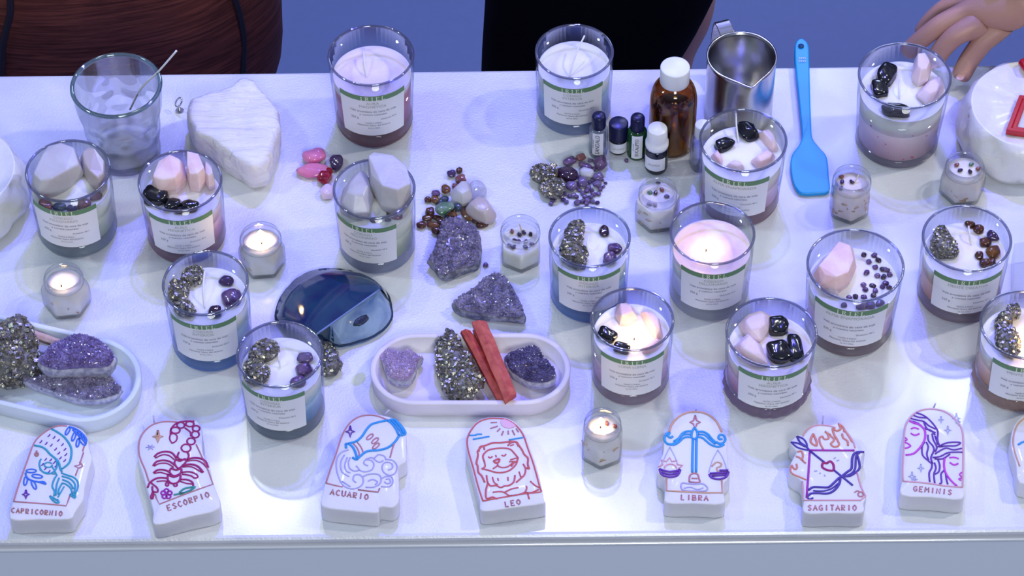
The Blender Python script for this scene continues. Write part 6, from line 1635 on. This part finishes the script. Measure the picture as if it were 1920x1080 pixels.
def person_black():
    cy = YB + .48
    e = lambda px, row: at_y(px, row, cy).x
    root = thing('person', ((e(905, 60) + e(1300, 60)) / 2, cy, 0), 'person in a narrow black dress standing behind the middle of the table', 'person')
    cx = root.location.x
    V, E, add = graph()
    pel = add((cx, cy, .92), (.135, .09)); wa = add((cx, cy, 1.04), (.105, .08), pel); ch = add((cx, cy, 1.20), (.12, .09), wa)
    up = add((cx, cy + .01, 1.32), (.095, .07), ch); nk = add((cx, cy + .01, 1.39), .047, up); add((cx, cy, 1.46), .045, nk)
    BL = pbr('black_cloth', (.0015, .0015, .003), .9, spec=.1)
    zr = lambda row: at_y(1280, row, cy + .05).z
    lx = lambda px, row: at_y(px, row, cy + .05).x
    hip = add((cx - .07, cy, .84), .082, pel); kn = add((cx - .06, cy - .01, .46), .052, hip); an = add((cx - .05, cy + .01, .09), .035, kn); add((cx - .05, cy - .13, .03), (.034, .022), an)
    hip = add((cx + .075, cy + .02, .84), .082, pel); k1 = add((lx(1292, 20), cy + .05, zr(20)), .036, hip); k2 = add((lx(1262, 90), cy + .05, zr(90)), .030, k1)
    an = add((lx(1225, 200), cy + .05, .20), .030, k2); an = add((lx(1215, 200), cy + .05, .09), .032, an); add((lx(1215, 200), cy - .09, .03), (.034, .022), an)
    for s in (-1, 1):
        sh = add((cx + s * .15, cy + .01, 1.30), .044, up); el = add((cx + s * .20, cy + .05, 1.10), .035, sh); wr = add((cx + s * .06, cy - .15, 1.18), .023, el)
        hand_graph(add, V[wr][0], wr, (-s * .9, -.35, .12), (0, 0, 1), (0, -s * .9, .2), s, curl=.3)
    skin_mesh('body', V, E, root, SKIN)
    mb, c = head(root, Vector((cx, cy, 1.38)), None, SKIN); mb.build('head', SKIN, root)
    face_parts(root, c, pbr('black_hair', (.01, .008, .01), .4))
    mb = MB(); R_ = []
    for row, l, r in ((190, 902, 1215), (150, 902, 1243), (120, 903, 1262), (90, 904, 1276), (60, 906, 1296), (30, 908, 1314), (0, 910, 1330), (-40, 905, 1350)):
        z = at_y(1100, row, cy).z; xl, xr = e(l, row), e(r, row)
        R_.append(((xl + xr) / 2, cy, z, (xr - xl) / 2, .10))
    R_ += [(cx, cy, .74, .165, .115), (cx, cy, .90, .170, .12), (cx, cy, 1.05, .125, .105), (cx, cy, 1.20, .145, .115), (cx, cy + .01, 1.30, .15, .095), (cx, cy + .01, 1.345, .10, .07)]
    loft(mb, R_, 72, folds=.004, seed=3)
    mb.build('dress', BL, root)
    for x in (cx - .05, lx(1215, 200)):
        mb = MB(); pebble_mb((x, cy - .09, .035), .043, .118, .033, 0, 2, 2.4, .03, mb=mb); mb.build('shoe', pbr('black_shoe', (.01, .01, .01), .3), root)
person_black()

def person_hand():
    """the person at the right whose hand rests on the back edge of the table"""
    wr = at(1908, 2, .085)
    cx, cy = wr.x + .30, YB + .30
    root = thing('person', (cx, cy, 0), 'person beyond the right edge, one hand with white cuff resting on the table', 'person')
    V, E, add, up, k = body_graph(cx, cy, 0, .145, H=1.66)
    P = lambda x, y, z: at(x, y, z)
    # ordinary arm on the far side
    sh = add((cx + .165, cy + .01, 1.36), .045, up); el = add((cx + .22, cy + .03, 1.10), .036, sh); w2 = add((cx + .21, cy - .02, .86), .024, el)
    hand_graph(add, V[w2][0], w2, (0, -.05, -1), (0, 1, 0), (0, 1, 0), 1)
    # the arm that reaches to the table
    sh = add((cx - .165, cy + .01, 1.36), .046, up); el = add((cx - .20, cy - .02, 1.12), .037, sh)
    body = skin_mesh('body', V + [(wr + Vector((.02, .03, .03)), .026)], E + [(el, len(V))], root, SKIN)
    mb, c = head(root, Vector((cx, cy, 1.47)), None, SKIN); mb.build('head', SKIN, root)
    face_parts(root, c, MATS['dark_hair'])
    # hand: wrist, palm and five unequal fingers
    V, E, add = graph()
    w0 = add(wr + Vector((.035, .035, .030)), (.027, .021))
    w1 = add(wr, (.026, .018), w0)
    p1 = add(P(1876, 14, .076), (.034, .0165), w1)
    f = {}
    # little, ring, middle and index fingers as they lie in the photo
    for nm, pts, r0 in (('little', [(1806, 4, .060), (1768, 14, .048), (1742, 38, .032), (1722, 66, .014)], .0090),
                        ('ring', [(1822, 20, .064), (1762, 46, .052), (1722, 78, .028), (1694, 104, .012)], .0108),
                        ('middle', [(1850, 36, .062), (1790, 66, .052), (1762, 96, .028), (1748, 128, .011)], .0114),
                        ('index', [(1884, 44, .058), (1842, 78, .044), (1816, 114, .022), (1797, 152, .0098)], .0118)):
        q = p1
        for i, (x, y, z) in enumerate(pts):
            q = add(P(x, y, z), r0 * (1.25, 1.0, .95, .90)[i], q)
    t = add(P(1890, 30, .045), .0120, p1); t = add(P(1876, 52, .018), .0105, t); add(P(1862, 74, .004), .0085, t)
    h = skin_mesh('hand', V, E, root, SKIN)
    NAIL = pbr('fingernail', (.62, .38, .34), .25, coat=.4)
    for x, y, z in ((1801, 143, .0195), (1750, 122, .0210)):
        p = P(x, y, z); mb = MB(); pebble_mb(p, .0042, .0062, .0010, radians(-28), 1, 2.4, .02, tilt=0, mb=mb); mb.build('fingernail', NAIL, root)
    # clothes
    WB = pbr('white_blouse', (.70, .70, .74), .7, bump=.4, bscale=60)
    mb = MB()
    loft(mb, [(cx, cy, .88, .185, .13), (cx, cy, .98, .175, .125), (cx, cy, 1.10, .160, .118), (cx, cy, 1.24, .175, .125), (cx, cy + .01, 1.36, .175, .10), (cx, cy + .01, 1.41, .10, .07)], 64, folds=.01)
    mb.build('blouse', WB, root)
    mb = MB()
    a = Vector((cx - .15, cy + .01, 1.37)); b = Vector((cx - .20, cy - .02, 1.12)); e = wr + Vector((.030, .030, .028))
    tube(mb, smooth_line([a, a.lerp(b, .5) + Vector((-.01, 0, 0)), b, b.lerp(e, .5), e], 5), 0.056, 20, taper=[1.12 - .54 * i / 20 for i in range(21)])
    mb.build('sleeve', WB, root)
    mb = MB(); ax = (wr + Vector((.02, .02, .02)) - e).normalized(); u = ax.orthogonal().normalized(); v = ax.cross(u); rings = []
    for s_, rr, amp in ((.0, .028, .05), (.024, .036, .18), (.036, .042, .30), (.042, .044, .34), (.036, .038, .25)):
        rings.append([e + ax * (s_ + .004 * sin(9 * t_)) + (u * cos(t_) + v * sin(t_)) * rr * (1 + amp * sin(9 * t_) * .5) for t_ in [2 * pi * k_ / 90 for k_ in range(90)]])
    mb.rings(rings, True, False, False); mb.build('frilled_cuff', WB, root)
    mb = MB()
    for s in (-1, 1): tube(mb, [(cx + s * .085, cy, .90), (cx + s * .085, cy, .5), (cx + s * .085, cy + .01, .08)], .085, 20, taper=[1.1, .85, .75])
    mb.build('trousers', pbr('grey_trousers', (.05, .05, .07), .8), root)
    for s in (-1, 1):
        mb = MB(); pebble_mb((cx + s * .085, cy - .06, .035), .045, .125, .033, 0, 2, 2.4, .03, mb=mb); mb.build('shoe', MATS['black_shoe'], root)
person_hand()
